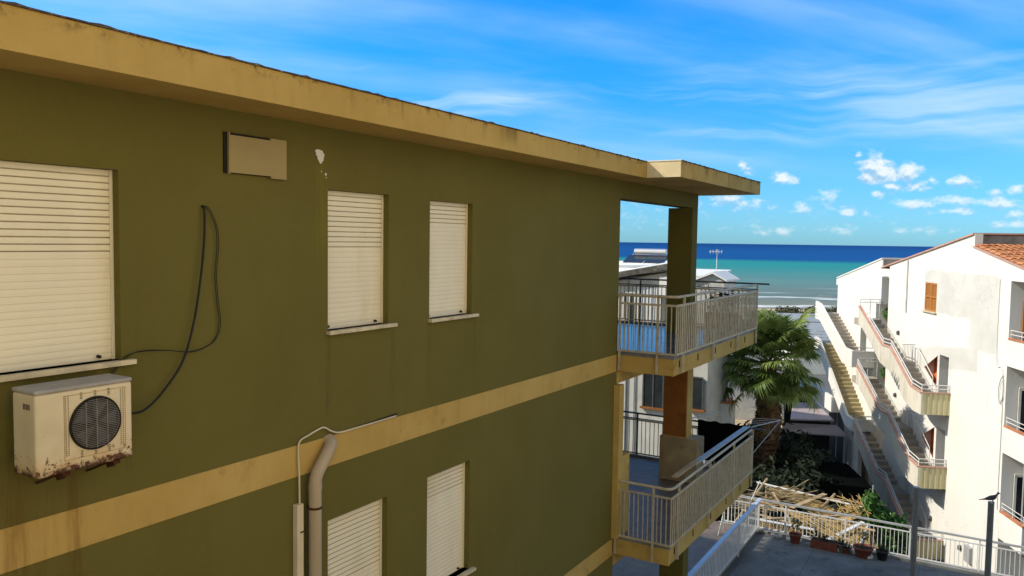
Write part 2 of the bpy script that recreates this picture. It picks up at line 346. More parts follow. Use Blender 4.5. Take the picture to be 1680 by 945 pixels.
def sea_mat():
    m, n, b = base_mat('sea_water', .6, .04)
    tc = n.n.new('ShaderNodeTexCoord').outputs['Object']
    x, y, z = n.sep(tc)
    wob = n.m('MULTIPLY', n.m('SUBTRACT', n.noise(n.comb(n.m('MULTIPLY', x, .004), n.m('MULTIPLY', y, .0016), 0.), 1., 5, .6), .5), 1.)
    s = n.m('ADD', n.m('LOGARITHM', n.m('MAXIMUM', x, 10.), 10.), n.m('MULTIPLY', wob, .22))     # log10 of the distance
    fine = n.noise(n.comb(n.m('MULTIPLY', x, .03), n.m('MULTIPLY', y, .006), 0.), 1., 5, .65)
    c = n.mix(n.ss(s, 2.3, 2.42), (.24, .22, .15), (.135, .19, .175))
    c = n.mix(n.ss(s, 2.42, 2.58), c, (.115, .225, .215))
    c = n.mix(n.ss(s, 2.56, 2.78), c, (.024, .235, .235))
    c = n.mix(n.ss(s, 2.86, 2.98), c, (.006, .07, .24))
    c = n.mix(n.ss(s, 3.05, 4.0), c, (.004, .042, .18))
    c = n.mix(n.m('MULTIPLY', n.ss(fine, .35, .75), .3), c, n.mix(1., c, (1.5, 1.35, 1.2), 'MULTIPLY'))
    # breakers: white lines parallel to the shore
    f = n.noise(n.comb(n.m('MULTIPLY', x, .045), n.m('MULTIPLY', y, .014), 2.), 1., 4, .6)
    det = n.noise(n.comb(n.m('MULTIPLY', x, .3), n.m('MULTIPLY', y, .05), 2.), 1., 5, .7)
    line = n.ss(n.m('ADD', n.m('ABSOLUTE', n.m('SUBTRACT', n.m('FRACT', n.m('ADD', n.m('MULTIPLY', x, .032), n.m('MULTIPLY', f, 1.5))), .5)), n.m('MULTIPLY', n.m('SUBTRACT', det, .5), .55)), .0, .13, 1., 0.)
    foam = n.m('MULTIPLY', line, n.m('MULTIPLY', n.ss(x, 330., 235.), n.ss(n.noise(n.comb(n.m('MULTIPLY', x, .01), n.m('MULTIPLY', y, .012), 4.), 1., 3), .38, .56)))
    c = n.mix(n.m('MULTIPLY', foam, .9), c, (.8, .82, .82))
    far_caps = n.m('MULTIPLY', n.ss(n.noise(n.comb(n.m('MULTIPLY', x, .05), n.m('MULTIPLY', y, .02), 9.), 1., 4, .7), .72, .78), n.ss(x, 700., 350.))
    c = n.mix(n.m('MULTIPLY', far_caps, .3), c, (.7, .72, .72))
    n.put(b.inputs['Base Color'], c)
    n.put(b.inputs['Normal'], n.bump(n.noise(n.v('MULTIPLY', tc, (1, .35, 1)), .5, 5, .6), .5, .5))
    return m


M['sea'] = sea_mat()
M['shade_white'] = mat('shaded_white_render', (.5, .49, .46), .88, .1, 1., .004, 50, dirt=(.28, .26, .23), dirt_amt=.5, dscale=1.5)  # white render darkened so the neighbours' walls read as shaded
M['slat_gap'] = mat('slat_gap', (.45, .36, .2), .9)
M['shed_dark'] = mat('shade_darkened_wall', (.035, .032, .03), .9, .3, 3)  # near-black wall colour stands in for the shaded garden
M['cream'] = mat('cream_render', (.78, .66, .46), .9, .06, 1.0, .004, 60)


# ------------------------------------------------------------------ mesh helper and scene helpers
class MB:
    def __init__(s): s.v = []; s.f = []; s.sm = []; s.mi = []; s.cur = 0
    def face(s, pts, sm=False):
        i = len(s.v); s.v += [tuple(p) for p in pts]; s.f.append(tuple(range(i, i + len(pts)))); s.sm.append(sm); s.mi.append(s.cur)
    def idx(s, verts, faces, sm=False):
        i = len(s.v); s.v += [tuple(p) for p in verts]
        for q in faces: s.f.append(tuple(i + k for k in q)); s.sm.append(sm); s.mi.append(s.cur)
    def box(s, a, b):
        (x0, y0, z0), (x1, y1, z1) = [tuple(min(p, q) for p, q in zip(a, b)), tuple(max(p, q) for p, q in zip(a, b))]
        v = [(x0, y0, z0), (x1, y0, z0), (x1, y1, z0), (x0, y1, z0), (x0, y0, z1), (x1, y0, z1), (x1, y1, z1), (x0, y1, z1)]
        s.idx(v, [(3, 2, 1, 0), (4, 5, 6, 7), (0, 1, 5, 4), (1, 2, 6, 5), (2, 3, 7, 6), (3, 0, 4, 7)])
    def bar(s, p, q, w, h=None, up=(0, 0, 1)):      # rectangular bar from p to q
        p, q = Vector(p), Vector(q); h = h or w; d = (q - p).normalized(); u = Vector(up)
        if abs(d.dot(u)) > .99: u = Vector((1, 0, 0))
        r = d.cross(u).normalized(); u = r.cross(d)
        v = [e + r * (w / 2 * i) + u * (h / 2 * j) for e in (p, q) for (i, j) in ((-1, -1), (1, -1), (1, 1), (-1, 1))]
        s.idx(v, [(0, 1, 2, 3), (7, 6, 5, 4), (0, 4, 5, 1), (1, 5, 6, 2), (2, 6, 7, 3), (3, 7, 4, 0)])
    def tube(s, pts, r, n=8, caps=True):
        pts = [Vector(p) for p in pts]; rr = r if isinstance(r, (list, tuple)) else [r] * len(pts)
        vs = []; u = None
        for i, p in enumerate(pts):
            d = (pts[min(i + 1, len(pts) - 1)] - pts[max(i - 1, 0)]).normalized()
            if u is None:
                u = d.orthogonal().normalized()
            u = (u - d * u.dot(d)).normalized(); w = d.cross(u)
            vs += [p + (u * math.cos(2 * math.pi * k / n) + w * math.sin(2 * math.pi * k / n)) * rr[i] for k in range(n)]
        fs = [(i * n + k, i * n + (k + 1) % n, (i + 1) * n + (k + 1) % n, (i + 1) * n + k) for i in range(len(pts) - 1) for k in range(n)]
        s.idx(vs, fs, True)
        if caps:
            s.face(vs[:n][::-1]); s.face(vs[-n:])
    def prism(s, poly, y0, y1, axis='y'):            # polygon in (x,z) extruded along y, or (x,y) along z, or (y,z) along x
        def pt(p, t): return {'y': (p[0], t, p[1]), 'z': (p[0], p[1], t), 'x': (t, p[0], p[1])}[axis]
        n = len(poly); v = [pt(p, y0) for p in poly] + [pt(p, y1) for p in poly]
        s.idx(v, [tuple(range(n))[::-1], tuple(range(n, 2 * n))] + [(i, (i + 1) % n, n + (i + 1) % n, n + i) for i in range(n)])
    def lathe(s, prof, c=(0, 0, 0), n=20):
        c = Vector(c); vs = [c + Vector((r * math.cos(2 * math.pi * k / n), r * math.sin(2 * math.pi * k / n), z)) for r, z in prof for k in range(n)]
        s.idx(vs, [(i * n + k, i * n + (k + 1) % n, (i + 1) * n + (k + 1) % n, (i + 1) * n + k) for i in range(len(prof) - 1) for k in range(n)], True)
    def build(s, name, mats, parent=None, bevel=0., seg=2, fix=True):
        me = bpy.data.meshes.new(name); off = Vector((0, 0, 0)); q = parent
        if parent is not None: off = OFF[root_of(parent)]
        me.from_pydata([tuple(Vector(v) - off) for v in s.v], [], s.f)
        me.polygons.foreach_set('use_smooth', s.sm); me.polygons.foreach_set('material_index', s.mi)
        for mm in (mats if isinstance(mats, (list, tuple)) else [mats]): me.materials.append(mm)
        if fix or bevel:
            bm = bmesh.new(); bm.from_mesh(me)
            bmesh.ops.remove_doubles(bm, verts=bm.verts, dist=1e-5) if bevel else None
            if bevel:
                bmesh.ops.bevel(bm, geom=[e for e in bm.edges if len(e.link_faces) == 2 and e.calc_face_angle(0) > .6], offset=bevel, segments=seg, affect='EDGES', profile=.5)
            bmesh.ops.recalc_face_normals(bm, faces=bm.faces); bm.to_mesh(me); bm.free()
        o = bpy.data.objects.new(name, me); COL.objects.link(o)
        if parent is not None: o.parent = parent
        return o


OFF = {}
def root_of(o):
    while o.parent is not None: o = o.parent
    return o.name


def thing(name, label, cat, base, frame='W', group=None):
    o = bpy.data.objects.new(name, None); COL.objects.link(o)
    b = Vector(base)
    if frame == 'G':
        o.location = AV * b.x + NV * b.y + Vector((0, 0, b.z)); o.rotation_euler = (0, 0, AL)
    else: o.location = b
    OFF[o.name] = b; o['label'] = label; o['category'] = cat
    if group: o['group'] = group
    return o


def solo(o, label, cat, group=None, frame='W', kind=None):
    """a thing that is one mesh: move its origin to its base"""
    vs = o.data.vertices; lo = [min(v.co[i] for v in vs) for i in range(3)]; hi = [max(v.co[i] for v in vs) for i in range(3)]
    b = Vector(((lo[0] + hi[0]) / 2, (lo[1] + hi[1]) / 2, lo[2]))
    for v in vs: v.co -= b
    if frame == 'G':
        o.location = AV * b.x + NV * b.y + Vector((0, 0, b.z)); o.rotation_euler = (0, 0, AL)
    else: o.location = b
    if label: o['label'] = label; o['category'] = cat
    if group: o['group'] = group
    if kind: o['kind'] = kind
    return o


def copy_tree(o, parent=None):
    c = o.copy(); COL.objects.link(c)
    if parent is not None: c.parent = parent
    for ch in list(o.children): copy_tree(ch, c)
    return c


# ================================================================== THE SETTING
NG = -12.45          # level of the low ground round the terraced houses
g = MB(); na = [-80, 0, 20, 60, 110, 150, 175, 196, 215, 240]; nz = [NG, NG, NG, NG, -13.6, -14.4, -14.9, -15.7, -16.6, -18]
nn = [-600, -200, -60, -20, 0, 20, 60, 200, 600]
vs = [(a, n, z) for a, z in zip(na, nz) for n in nn]; L = len(nn)
g.idx(vs, [(i * L + j, i * L + j + 1, (i + 1) * L + j + 1, (i + 1) * L + j) for i in range(len(na) - 1) for j in range(L - 1)])
g.mi = [2 if na[k // (L - 1)] >= 150 else (1 if na[k // (L - 1)] >= 60 else 0) for k in range(len(g.f))]
o = g.build('ground', [M['earth'], M['asphalt'], M['sand']]); o.rotation_euler = (0, 0, AL); o['kind'] = 'structure'
g = MB(); g.face([(185, -90000, 0), (90000, -90000, 0), (90000, 90000, 0), (185, 90000, 0)])
o = g.build('sea', M['sea']); o.rotation_euler = (0, 0, AL); o.location = (0, 0, -16); o['kind'] = 'structure'
# courtyard deck in front of the green building
g = MB(); g.box((-8, -14, NG - .2), (22.62, 5.16, -8.1)); g.box((12.1, 5.16, NG - .2), (22.62, 14, -8.14))
o = g.build('courtyard', M['court']); o['kind'] = 'structure'
# sandy lane beyond the gardens
g = MB(); g.face([(49, -13.2, NG + .02), (58, -13.2, NG + .02), (58, 10, NG + .02), (49, 10, NG + .02)])
o = g.build('lane', M['sand']); o.rotation_euler = (0, 0, AL); o['kind'] = 'structure'

# ================================================================== GREEN APARTMENT BUILDING
WY, WE = 5.2, 11.97         # plane and end of the long wall
gb = thing('apartment_building', 'olive green apartment building with ochre bands and stacked corner balconies', 'building', (12, 9, -8.1))
wins = [(1.75, 3.31, -.875, .45), (5.335, 6.19, -.855, .44), (6.87, 7.69, -.865, .42), (5.335, 6.19, -3.95, -2.635), (6.86, 7.69, -3.93, -2.61), (1.75, 3.31, -3.95, -2.63)]
g = MB(); X0 = -7.
xs = sorted({X0, WE} | {w[0] for w in wins} | {w[1] for w in wins}); zs = sorted({-8.1, 1.0} | {w[2] for w in wins} | {w[3] for w in wins})
for i in range(len(xs) - 1):
    for j in range(len(zs) - 1):
        cx_, cz_ = (xs[i] + xs[i + 1]) / 2, (zs[j] + zs[j + 1]) / 2
        if any(w[0] < cx_ < w[1] and w[2] < cz_ < w[3] for w in wins): continue
        g.face([(xs[i], WY, zs[j]), (xs[i + 1], WY, zs[j]), (xs[i + 1], WY, zs[j + 1]), (xs[i], WY, zs[j + 1])])
for (a, b, c, d) in wins:
    q = WY + .2
    g.face([(b, WY, c), (b, q, c), (b, q, d), (b, WY, d)]); g.face([(a, WY, c), (a, WY, d), (a, q, d), (a, q, c)])
    g.face([(a, WY, d), (b, WY, d), (b, q, d), (a, q, d)]); g.face([(a, WY, c), (a, q, c), (b, q, c), (b, WY, c)])
    g.face([(a, q, c), (a, q, d), (b, q, d), (b, q, c)])
for (p, q) in (((WE, WY), (WE, 15)), ((WE, 15), (X0, 15)), ((X0, 15), (X0, WY))):
    g.face([(*p, -8.1), (*q, -8.1), (*q, 1.0), (*p, 1.0)])
g.build('wall', M['olive'], gb, fix=False)
for zt in (-1.84, -4.92):
    g = MB(); g.box((X0, WY - .006, zt - .28), (WE - .03, WY + .02, zt)); g.build('wall_band', M['ochre'], gb)
# chipped plaster
g = MB(); c = Vector((5.235, WY - .004, .735)); ring = [(.05, -.005), (.055, .018), (.038, .03), (.03, .046), (.008, .05), (-.02, .056), (-.05, .05), (-.066, .036), (-.05, .024), (-.055, .006), (-.036, -.008), (-.034, -.03), (-.018, -.045), (-.004, -.068), (.014, -.07), (.024, -.05), (.04, -.044), (.042, -.02)]
g.face([c + Vector((x, 0, z)) for x, z in ring])
for (x, z, r) in ((.07, -.16, .012), (.015, -.14, .006), (.075, -.19, .006)):
    g.face([c + Vector((x + r * math.cos(t), 0, z + r * math.sin(t) * 1.2)) for t in (0, 1.1, 2, 3.1, 4.2, 5.2)])
g.build('chipped_plaster', M['white_plain'], gb)
# windows: roller blinds
def roller_window(a, b, c, d, gap_rows):
    g = MB(); y = WY + .085; h = .047; n = int((d - c) / h); h = (d - c) / n
    for k in range(n):
        z1 = d - k * h; z0 = z1 - h + (.0055 if k < gap_rows else .0012); w = .004 * math.sin(k * 1.7 + a)
        dp_ = .0065 if k < gap_rows else .0016; pr_ = [(y + dp_, z0), (y + .0008, z0 + .004), (y - .0006 + w * .12, (z0 + z1) / 2), (y + .0005, z1 - .003), (y + dp_ * .6, z1)]
        for (p, q) in zip(pr_[:-1], pr_[1:]): g.face([(a + .004, p[0], p[1]), (b - .004, p[0], p[1]), (b - .004, q[0], q[1]), (a + .004, q[0], q[1])])
    w = g.build('window', M['blind'], gb, fix=False)
    g = MB(); g.box((a, y + .013, c), (b, y + .02, d)); g.build('slat_gaps', M['slat_gap'], w)
    g = MB(); g.box((a - .02, WY - .055, c - .035), (b + .085, WY + .1, c)); g.build('sill', M['sill'], w, bevel=.004)
    for x in (a + .07, b - .12):
        g = MB(); g.tube([(x, y - .002, c + .032), (x, y - .03, c + .03)], .012, 10); g.build('stopper', M['rubber'], w)
    for x in (a, b - .02):
        g = MB(); g.box((x, y - .014, c), (x + .02, y - .004, d)); g.build('guide_rail', M['blind'], w)
for i, (a, b, c, d) in enumerate(wins): roller_window(a, b, c, d, (12, 11, 5, 14, 6, 10)[i])

# roof slab
FY = 4.65; ZR0, ZR1 = 1.0, 1.245
g = MB(); g.prism([(X0, FY), (11.67, FY), (11.67, 4.09), (16.46, 4.09), (16.46, 15), (X0, 15)], ZR0, ZR1, 'z')
rs = g.build('roof_slab', M['ochre'], gb)
g = MB()
def ragged(p, q, y_out, step=.06):
    L_ = (Vector(q) - Vector(p)).length; n = int(L_ / step); pts = []
    for i in range(n + 1):
        e = Vector(p).lerp(Vector(q), i / n); pts.append((e, 0.008 + random.random() * .004 + (.008 if random.random() < .12 else 0), random.random() * .006))
    for (e0, h0, o0), (e1, h1, o1) in zip(pts[:-1], pts[1:]):
        a0, a1 = e0 - y_out * (.012 + o0), e1 - y_out * (.012 + o1); b0, b1 = e0 + y_out * .2, e1 + y_out * .2
        z = Vector((0, 0, ZR1 + .001))
        g.face([a0 + z, a1 + z, a1 + z + Vector((0, 0, h1)), a0 + z + Vector((0, 0, h0))])
        g.face([a0 + z + Vector((0, 0, h0)), a1 + z + Vector((0, 0, h1)), b1 + z + Vector((0, 0, .02)), b0 + z + Vector((0, 0, .02))])
        g.face([a0 + z, b0 + z, b1 + z, a1 + z])
ragged((X0, FY, 0), (11.67, FY, 0), Vector((0, 1, 0))); ragged((11.67, 4.09, 0), (16.46, 4.09, 0), Vector((0, 1, 0)))
g.build('roof_edging', M['membrane'], rs, fix=False)
g = MB(); g.box((11.664, 4.092, ZR0 + .002), (11.6695, 4.64, ZR1 - .002)); g.build('end_face', mat('sunlit_fascia_tint', (.7, .58, .36), .85, .1, 4), rs)  # paler slab lifts the roof end to its sunlit brightness
g = MB(); g.box((11.655, 4.08, ZR1 + .001), (11.9, 4.66, ZR1 + .018)); g.build('roof_flashing', M['white_plain'], rs)

# loggia beams and columns
def part(name, m, a, b, parent=gb, bevel=0.):
    g = MB(); g.box(a, b); return g.build(name, m, parent, bevel=bevel)
part('beam', M['olive'], (WE + .002, WY, .71), (15.93, 5.5, .998))
part('column', M['olive'], (15.6, WY + .002, -1.84), (15.93, 5.71, .708))
part('beam', M['ochre'], (WE + .002, WY, -2.33), (15.93, 5.5, -2.122))
lc = part('column', M['ochre'], (15.6, WY + .002, -4.92), (15.93, 5.71, -2.332))
part('painted_face', M['terra_paint'], (15.594, WY + .02, -3.98), (15.6, 5.705, -2.34), lc)
part('pedestal', mat('stained_render', (.36, .28, .17), .85, .25, 2.5, .004, 50, dirt=(.16, .09, .04), dirt_amt=.6, dscale=3), (15.55, 4.96, -4.91), (16.02, 5.76, -4.0), lc, .01)
part('column', M['olive'], (15.6, WY + .002, -8.0), (15.93, 5.71, -5.2))
part('beam', M['ochre'], (WE + .002, WY, -5.4), (15.93, 5.5, -5.202))
for x0, y0 in ((15.6, 10.2),):
    for z0, z1 in ((-8.0, -5.2), (-4.92, -2.12), (-1.84, 1.0)): part('column', M['olive'], (x0, y0, z0), (x0 + .33, y0 + .5, z1 - .002))
part('corner_trim', M['ochre'], (11.88, 5.1, -4.9), (12.06, 5.26, -2.34))
part('plinth', M['ochre'], (12.07, 5.12, -4.915), (12.4, 5.4, -3.56))

# balconies
BX0, BX1, BY0, BY1 = 12.0, 16.95, 4.24, 14.
def bars(g, p, q, z0, z1, sp, w, t, jit=.0):
    p, q = Vector(p), Vector(q); d = (q - p); L_ = d.length; d.normalize(); n = max(1, int(L_ / sp))
    nr = Vector((-d.y, d.x, 0))
    for i in range(n + 1):
        e = p + d * (L_ * i / n + random.uniform(-jit, jit))
        v = [e + d * (w / 2 * i_) + nr * (t / 2 * j_) + Vector((0, 0, z)) for z in (z0, z1) for (i_, j_) in ((-1, -1), (1, -1), (1, 1), (-1, 1))]
        g.idx(v, [(0, 1, 5, 4), (1, 2, 6, 5), (2, 3, 7, 6), (3, 0, 4, 7), (4, 5, 6, 7), (0, 3, 2, 1)])


def balcony(zf, rail_m, floor_m, label=None):
    g = MB(); g.box((BX0, BY0, zf - .28), (BX1, BY1, zf - .012)); b = g.build('balcony', M['ochre'], gb, bevel=.006)
    if label: b['label'] = label
    g = MB(); g.box((BX0 + .1, BY0 + .1, zf - .0118), (BX1 - .1, BY1 - .1, zf)); g.build('floor', floor_m, b)
    g = MB(); g.prism([(BX0, BY1), (BX0, BY0), (BX1, BY0), (BX1, BY1), (BX1 - .1, BY1), (BX1 - .1, BY0 + .1), (BX0 + .1, BY0 + .1), (BX0 + .1, BY1)], zf - .0117, zf + .035, 'z'); g.build('kerb', M['concrete'], b)
    yo, xi, xo = BY0 - .045, BX0 - .06, BX1 - .05
    zb, zp, zh = zf + .075, zf + .85, zf + .985
    for nm, p, q in (('near', (xi, WY - .05, 0), (xi, yo, 0)), ('long', (xi, yo, 0), (BX1 + .02, yo, 0))):
        g = MB(); P0, Q0 = Vector(p), Vector(q)
        for z in (zb, zp): g.bar(P0 + Vector((0, 0, z)), Q0 + Vector((0, 0, z)), .022, .032)
        bars(g, p, q, zb, zp, .078 if nm == 'near' else .092, .03 if nm == 'long' else .013, .014 if nm == 'long' else .02, .006)
        g.build('balustrade', rail_m, b)
    far = MB()
    for z in (zb, zp): far.bar((xo, yo, z), (xo, BY1, z), .022, .03)
    bars(far, (xo, yo, 0), (xo, BY1, 0), zb, zp, .1, .014, .014, .004)
    far.build('balustrade', rail_m, b)
    # round-cornered hand rail
    g = MB(); r = .12; yh, xh = yo + .01, xi + .015
    pts = [(xh, WY + .06, zh), (xh, yh + r, zh)] + [(xh + r - r * math.cos(t), yh + r - r * math.sin(t), zh) for t in (.4, .8, 1.2)] + [(xh + r, yh, zh), (14.2, yh, zh), (BX1 - .1, yh, zh)]
    g.tube(pts, .024, 8); g.build('handrail', rail_m, b)
    g = MB(); g.bar((xo, yo - .25, zh + .02), (xo, BY1, zh + .02), .03, .035); g.bar((xo, yo, zh - .1), (xo, BY1, zh - .1), .022, .022); g.build('handrail', M['rail_dark'], b)
    for (x, y) in ((xi, WY - .05), (xi, 4.5), (xi + .35, yo), (13.95, yo), (15.5, yo), (BX1 - .03, yo)):
        g = MB(); g.box((x - .016, y - .016, zf - .25), (x + .016, y + .016, zh - .01)); g.build('post', rail_m, b)
    for y in (6.8, 9.0, 11.2):
        g = MB(); g.box((xo - .016, y - .016, zf), (xo + .016, y + .016, zh)); g.build('post', M['rail_dark'], b)
    for x in (12.25, 13.2, 14.2, 15.2, 16.2):
        g = MB(); g.box((x - .018, BY0 - .008, zf - .16), (x + .018, BY0 + .001, zf - .05)); g.build('scupper', M['rust'], b)
    return b
b_up = balcony(-1.84, M['rail'], M['floor'], 'upper balcony with cream railing and glossy tiled floor tinted sky blue')
b_lo = balcony(-4.92, M['rail'], M['floor_low'], 'lower balcony with cream railing and grey tiled floor')
# ground terrace
g = MB(); g.box((11.99, 5.32, -8.13), (22.3, 14, -8.0)); tr = g.build('terrace', M['floor_low'], gb)
g = MB()
for i in range(92):
    x = 12.1 + i * .112; g.box((x, 5.272, -7.98), (x + .045, 5.279, -7.2))
for z in (-7.94, -7.25): g.box((12.05, 5.283, z - .02), (22.4, 5.305, z + .02))
g.build('balustrade', M['rail_white'], tr)
part('handrail', mat('sky_tinted_metal', (.5, .56, .68), .25, .06, 4, spec=.6), (12.05, 5.235, -7.175), (22.42, 5.34, -7.14), tr)  # bluish colour stands in for sky mirrored on the flat rail
for x in (12.3, 14.3, 16.3, 18.3, 20.3, 22.38):
    part('post', M['rail_white'], (x - .025, 5.285, -8.1), (x + .025, 5.335, -7.18), tr)
part('kerb', M['concrete'], (12.05, 5.325, -8.0), (22.3, 5.42, -7.94), tr)

# the sunlit building opposite, on whose balcony the photographer stands (behind the lens, it throws warm light back on the green wall)
ob = thing('facing_building', 'sunlit cream building opposite the green one, behind the viewpoint', 'building', (0, -6, -8.1))
g = MB(); g.box((-14, -12, -8.1), (11.5, -2.2, 6.5)); g.build('wall', M['cream'], ob)
for z in (-1.8, -4.9):
    part('balcony', M['cream'], (-3, -2.198, z - .25), (3, -.5, z), ob)
for x in (-10, -6.5, 5, 8.5):
    for z in (-3.9, -.8, 2.3): 
        w_ = part('window', M['blind'], (x, -2.198, z), (x + 1.2, -2.17, z + 1.4), ob); part('sill', M['sill'], (x - .1, -2.197, z - .06), (x + 1.3, -2.08, z - .002), w_)

# ------------------------------------------------------------------ things fixed to the green wall
ac = thing('air_conditioner', 'old cream air conditioner with round fan and rusty base under the large window', 'air conditioner', (2.84, 5.0, -1.48))
g = MB(); g.box((2.53, 4.84, -1.475), (3.155, 5.1, -.965)); case = g.build('casing', M['ac'], ac, bevel=.018, seg=3)
g = MB(); g.box((2.527, 4.837, -.966), (3.158, 5.103, -.938)); g.build('lid', M['ac_top'], ac, bevel=.012, seg=3)
fc = Vector((2.9, 4.838, -1.195)); fr = .158
g = MB(); n = 40
g.idx([fc + Vector((fr * math.cos(2 * math.pi * k / n), -.004, fr * math.sin(2 * math.pi * k / n))) for k in range(n)], [tuple(range(n))]); fan = g.build('fan_opening', M['fan_dark'], ac)
g = MB()
for k in range(n):
    t0, t1 = 2 * math.pi * k / n, 2 * math.pi * (k + 1) / n
    def rp(r, t, y): return fc + Vector((r * math.cos(t), y, r * math.sin(t)))
    g.face([rp(fr, t0, -.006), rp(fr, t1, -.006), rp(fr + .006, t1, -.018), rp(fr + .006, t0, -.018)], True)
    g.face([rp(fr + .006, t0, -.018), rp(fr + .006, t1, -.018), rp(fr + .014, t1, -.002), rp(fr + .014, t0, -.002)], True)
g.build('fan_ring', M['rubber'], fan)
g = MB()
for k in range(-13, 14):
    z = k * .0115; hw = math.sqrt(max(0, fr * fr - z * z))
    if hw > .02: g.bar(fc + Vector((-hw, -.014, z)), fc + Vector((hw, -.014, z)), .003, .003)
for x in (-.07, 0, .07):
    hh = math.sqrt(fr * fr - x * x); g.bar(fc + Vector((x, -.017, -hh)), fc + Vector((x, -.017, hh)), .0045, .0045)
g.build('wire_guard', M['wire'], fan)
g = MB()
for k in range(5):
    t = k * 1.2566
    p = [fc + Vector((r * math.cos(t + da), -.006, r * math.sin(t + da))) for r, da in ((.03, 0), (.14, -.25), (.145, .45), (.03, .5))]; g.face(p)
g.build('fan_blades', M['rail_dark'], fan)
g = MB()       # slots round the fan
for x in (2.712, 2.728, 3.072, 3.088):
    for k in range(30):
        z = -1.37 + k * .0128; g.box((x - .004, 4.8385, z), (x + .004, 4.8405, z + .005))
for x in (2.81, 2.9, 2.99):
    for z0 in (-1.395, -1.028):
        for k in range(5): g.box((x - .008, 4.8385, z0 + k * .009), (x + .008, 4.8405, z0 + k * .009 + .004))
g.build('vent_slots', M['rust'], case)
g = MB()
for z in (-1.4, -.998): g.box((2.7, 4.8375, z), (3.1, 4.8402, z + .004))
for x in (2.7, 3.1): g.box((x, 4.8376, -1.4), (x + .004, 4.8403, -.994))
g.build('guard_panel_edge', M['rust_pale'], case)
g = MB()
for k in range(5): g.box((2.528, 4.9 + k * .016, -1.06), (2.5305, 4.907 + k * .016, -1.025))
g.build('side_slots', M['rust'], case)
for x in (2.7, 3.03):
    g = MB(); g.box((x, 4.86, -1.5), (x + .045, 5.198, -1.478)); g.bar((x + .022, 4.95, -1.5), (x + .022, 5.19, -1.6), .03, .012)
    g.prism([(4.88, -1.5), (4.96, -1.5), (4.93, -1.535)], x, x + .045, 'x'); g.build('bracket', M['rust'], ac)

def smooth_path(pts, k=10):
    P = [Vector(p) for p in pts]; P = [P[0] * 2 - P[1]] + P + [P[-1] * 2 - P[-2]]; out = []
    for i in range(1, len(P) - 2):
        for j in range(k):
            t = j / k; a, b, c, d = P[i - 1:i + 3]
            out.append(.5 * ((2 * b) + (c - a) * t + (2 * a - 5 * b + 4 * c - d) * t * t + (3 * b - a - 3 * c + d) * t ** 3))
    return out + [P[-2]]
def wp(x, z, out=.02): return (x, WY - out, z)
g = MB(); g.tube(smooth_path([wp(3.985, .23, .0), wp(3.985, .2, .03), wp(3.975, -.02, .04), wp(3.93, -.33, .05), wp(3.86, -.68, .05), wp(3.76, -.95, .05), wp(3.58, -1.15, .06), wp(3.42, -1.235, .1), wp(3.28, -1.23, .16), wp(3.14, -1.2, .2)]), .0088, 8)
solo(g.build('insulated_pipe', M['rubber']), 'thick black insulated hose hanging from hole in green wall to air conditioner', 'hose')
g = MB()
loop = [wp(3.985, .235, .0), wp(4.02, .2, .03), wp(4.09, .06, .03), wp(4.105, -.1, .02), wp(4.085, -.3, .02), wp(4.1, -.5, .02), wp(4.12, -.68, .02), wp(4.08, -.8, .02), wp(3.98, -.855, .03), wp(3.82, -.87, .05), wp(3.62, -.84, .05), wp(3.42, -.83, .03), wp(3.3, -.87, .02), wp(3.2, -.98, .03), wp(3.12, -1.05, .06)]
g.tube(smooth_path(loop), .0034, 6); g.tube(smooth_path([(x + .012, y - .004, z + .006 * math.sin(i * 1.9)) for i, (x, y, z) in enumerate(loop)]), .003, 6)
solo(g.build('electric_cable', M['rubber']), 'thin looped pair of black electric wires on green wall beside hose', 'cable')
cp = thing('wall_cover', 'beige rectangular sheet covering an opening high on the green wall', 'cover panel', (4.5, 5.19, .5))
g = MB(); g.box((4.185, 5.186, .5), (4.8, 5.1995, .82)); g.build('recess', M['dark'], cp)
g = MB(); g.box((4.225, 5.165, .505), (4.64, 5.18, .8)); g.box((4.6401, 5.165, .488), (4.81, 5.18, .818)); g.box((4.215, 5.163, .492), (4.2249, 5.185, .822)); g.build('sheet', M['panel_beige'], cp)
dp = thing('downpipe', 'fat beige rain downpipe bending out of the ochre band', 'pipe', (5.13, 5.11, -8.0))
g = MB(); g.tube(smooth_path([(5.33, 5.2, -1.86), (5.31, 5.14, -1.9), (5.21, 5.115, -2.0), (5.11, 5.11, -2.12), (5.085, 5.11, -2.22), (5.085, 5.11, -2.4)], 8) + [(5.085, 5.11, -4.5), (5.085, 5.11, -8.05)], .057, 20); g.build('pipe', M['pipe'], dp)
g = MB(); g.tube([(5.085, 5.11, -2.2), (5.085, 5.11, -2.26)], .061, 20); g.build('socket', M['pipe'], dp)
for z in (-2.42, -4.4, -6.4):
    g = MB(); g.tube([(5.085, 5.11, z - .011), (5.085, 5.11, z + .011)], .061, 20); g.box((5.07, 5.16, z - .01), (5.1, 5.2, z + .01)); g.build('clamp', M['rust'], dp)
cd = thing('cable_trunking', 'slim white plastic cable trunking beside the downpipe', 'trunking', (4.93, 5.17, -8.0))
g = MB(); g.box((4.9, 5.14, -8.05), (4.975, 5.198, -2.36)); g.build('duct', M['duct'], cd, bevel=.004)
g = MB(); g.box((4.935, 5.1385, -2.62), (4.977, 5.1402, -2.606)); g.build('joint', M['rust'], cd)
g = MB(); g.tube(smooth_path([(4.95, 5.165, -2.36), (4.95, 5.17, -2.1), (4.945, 5.175, -1.88), (4.97, 5.178, -1.8), (5.08, 5.18, -1.77), (5.2, 5.178, -1.74), (5.27, 5.178, -1.74), (5.36, 5.18, -1.79), (5.47, 5.182, -1.825), (5.7, 5.183, -1.828), (6.3, 5.184, -1.822)]), .0085, 8)
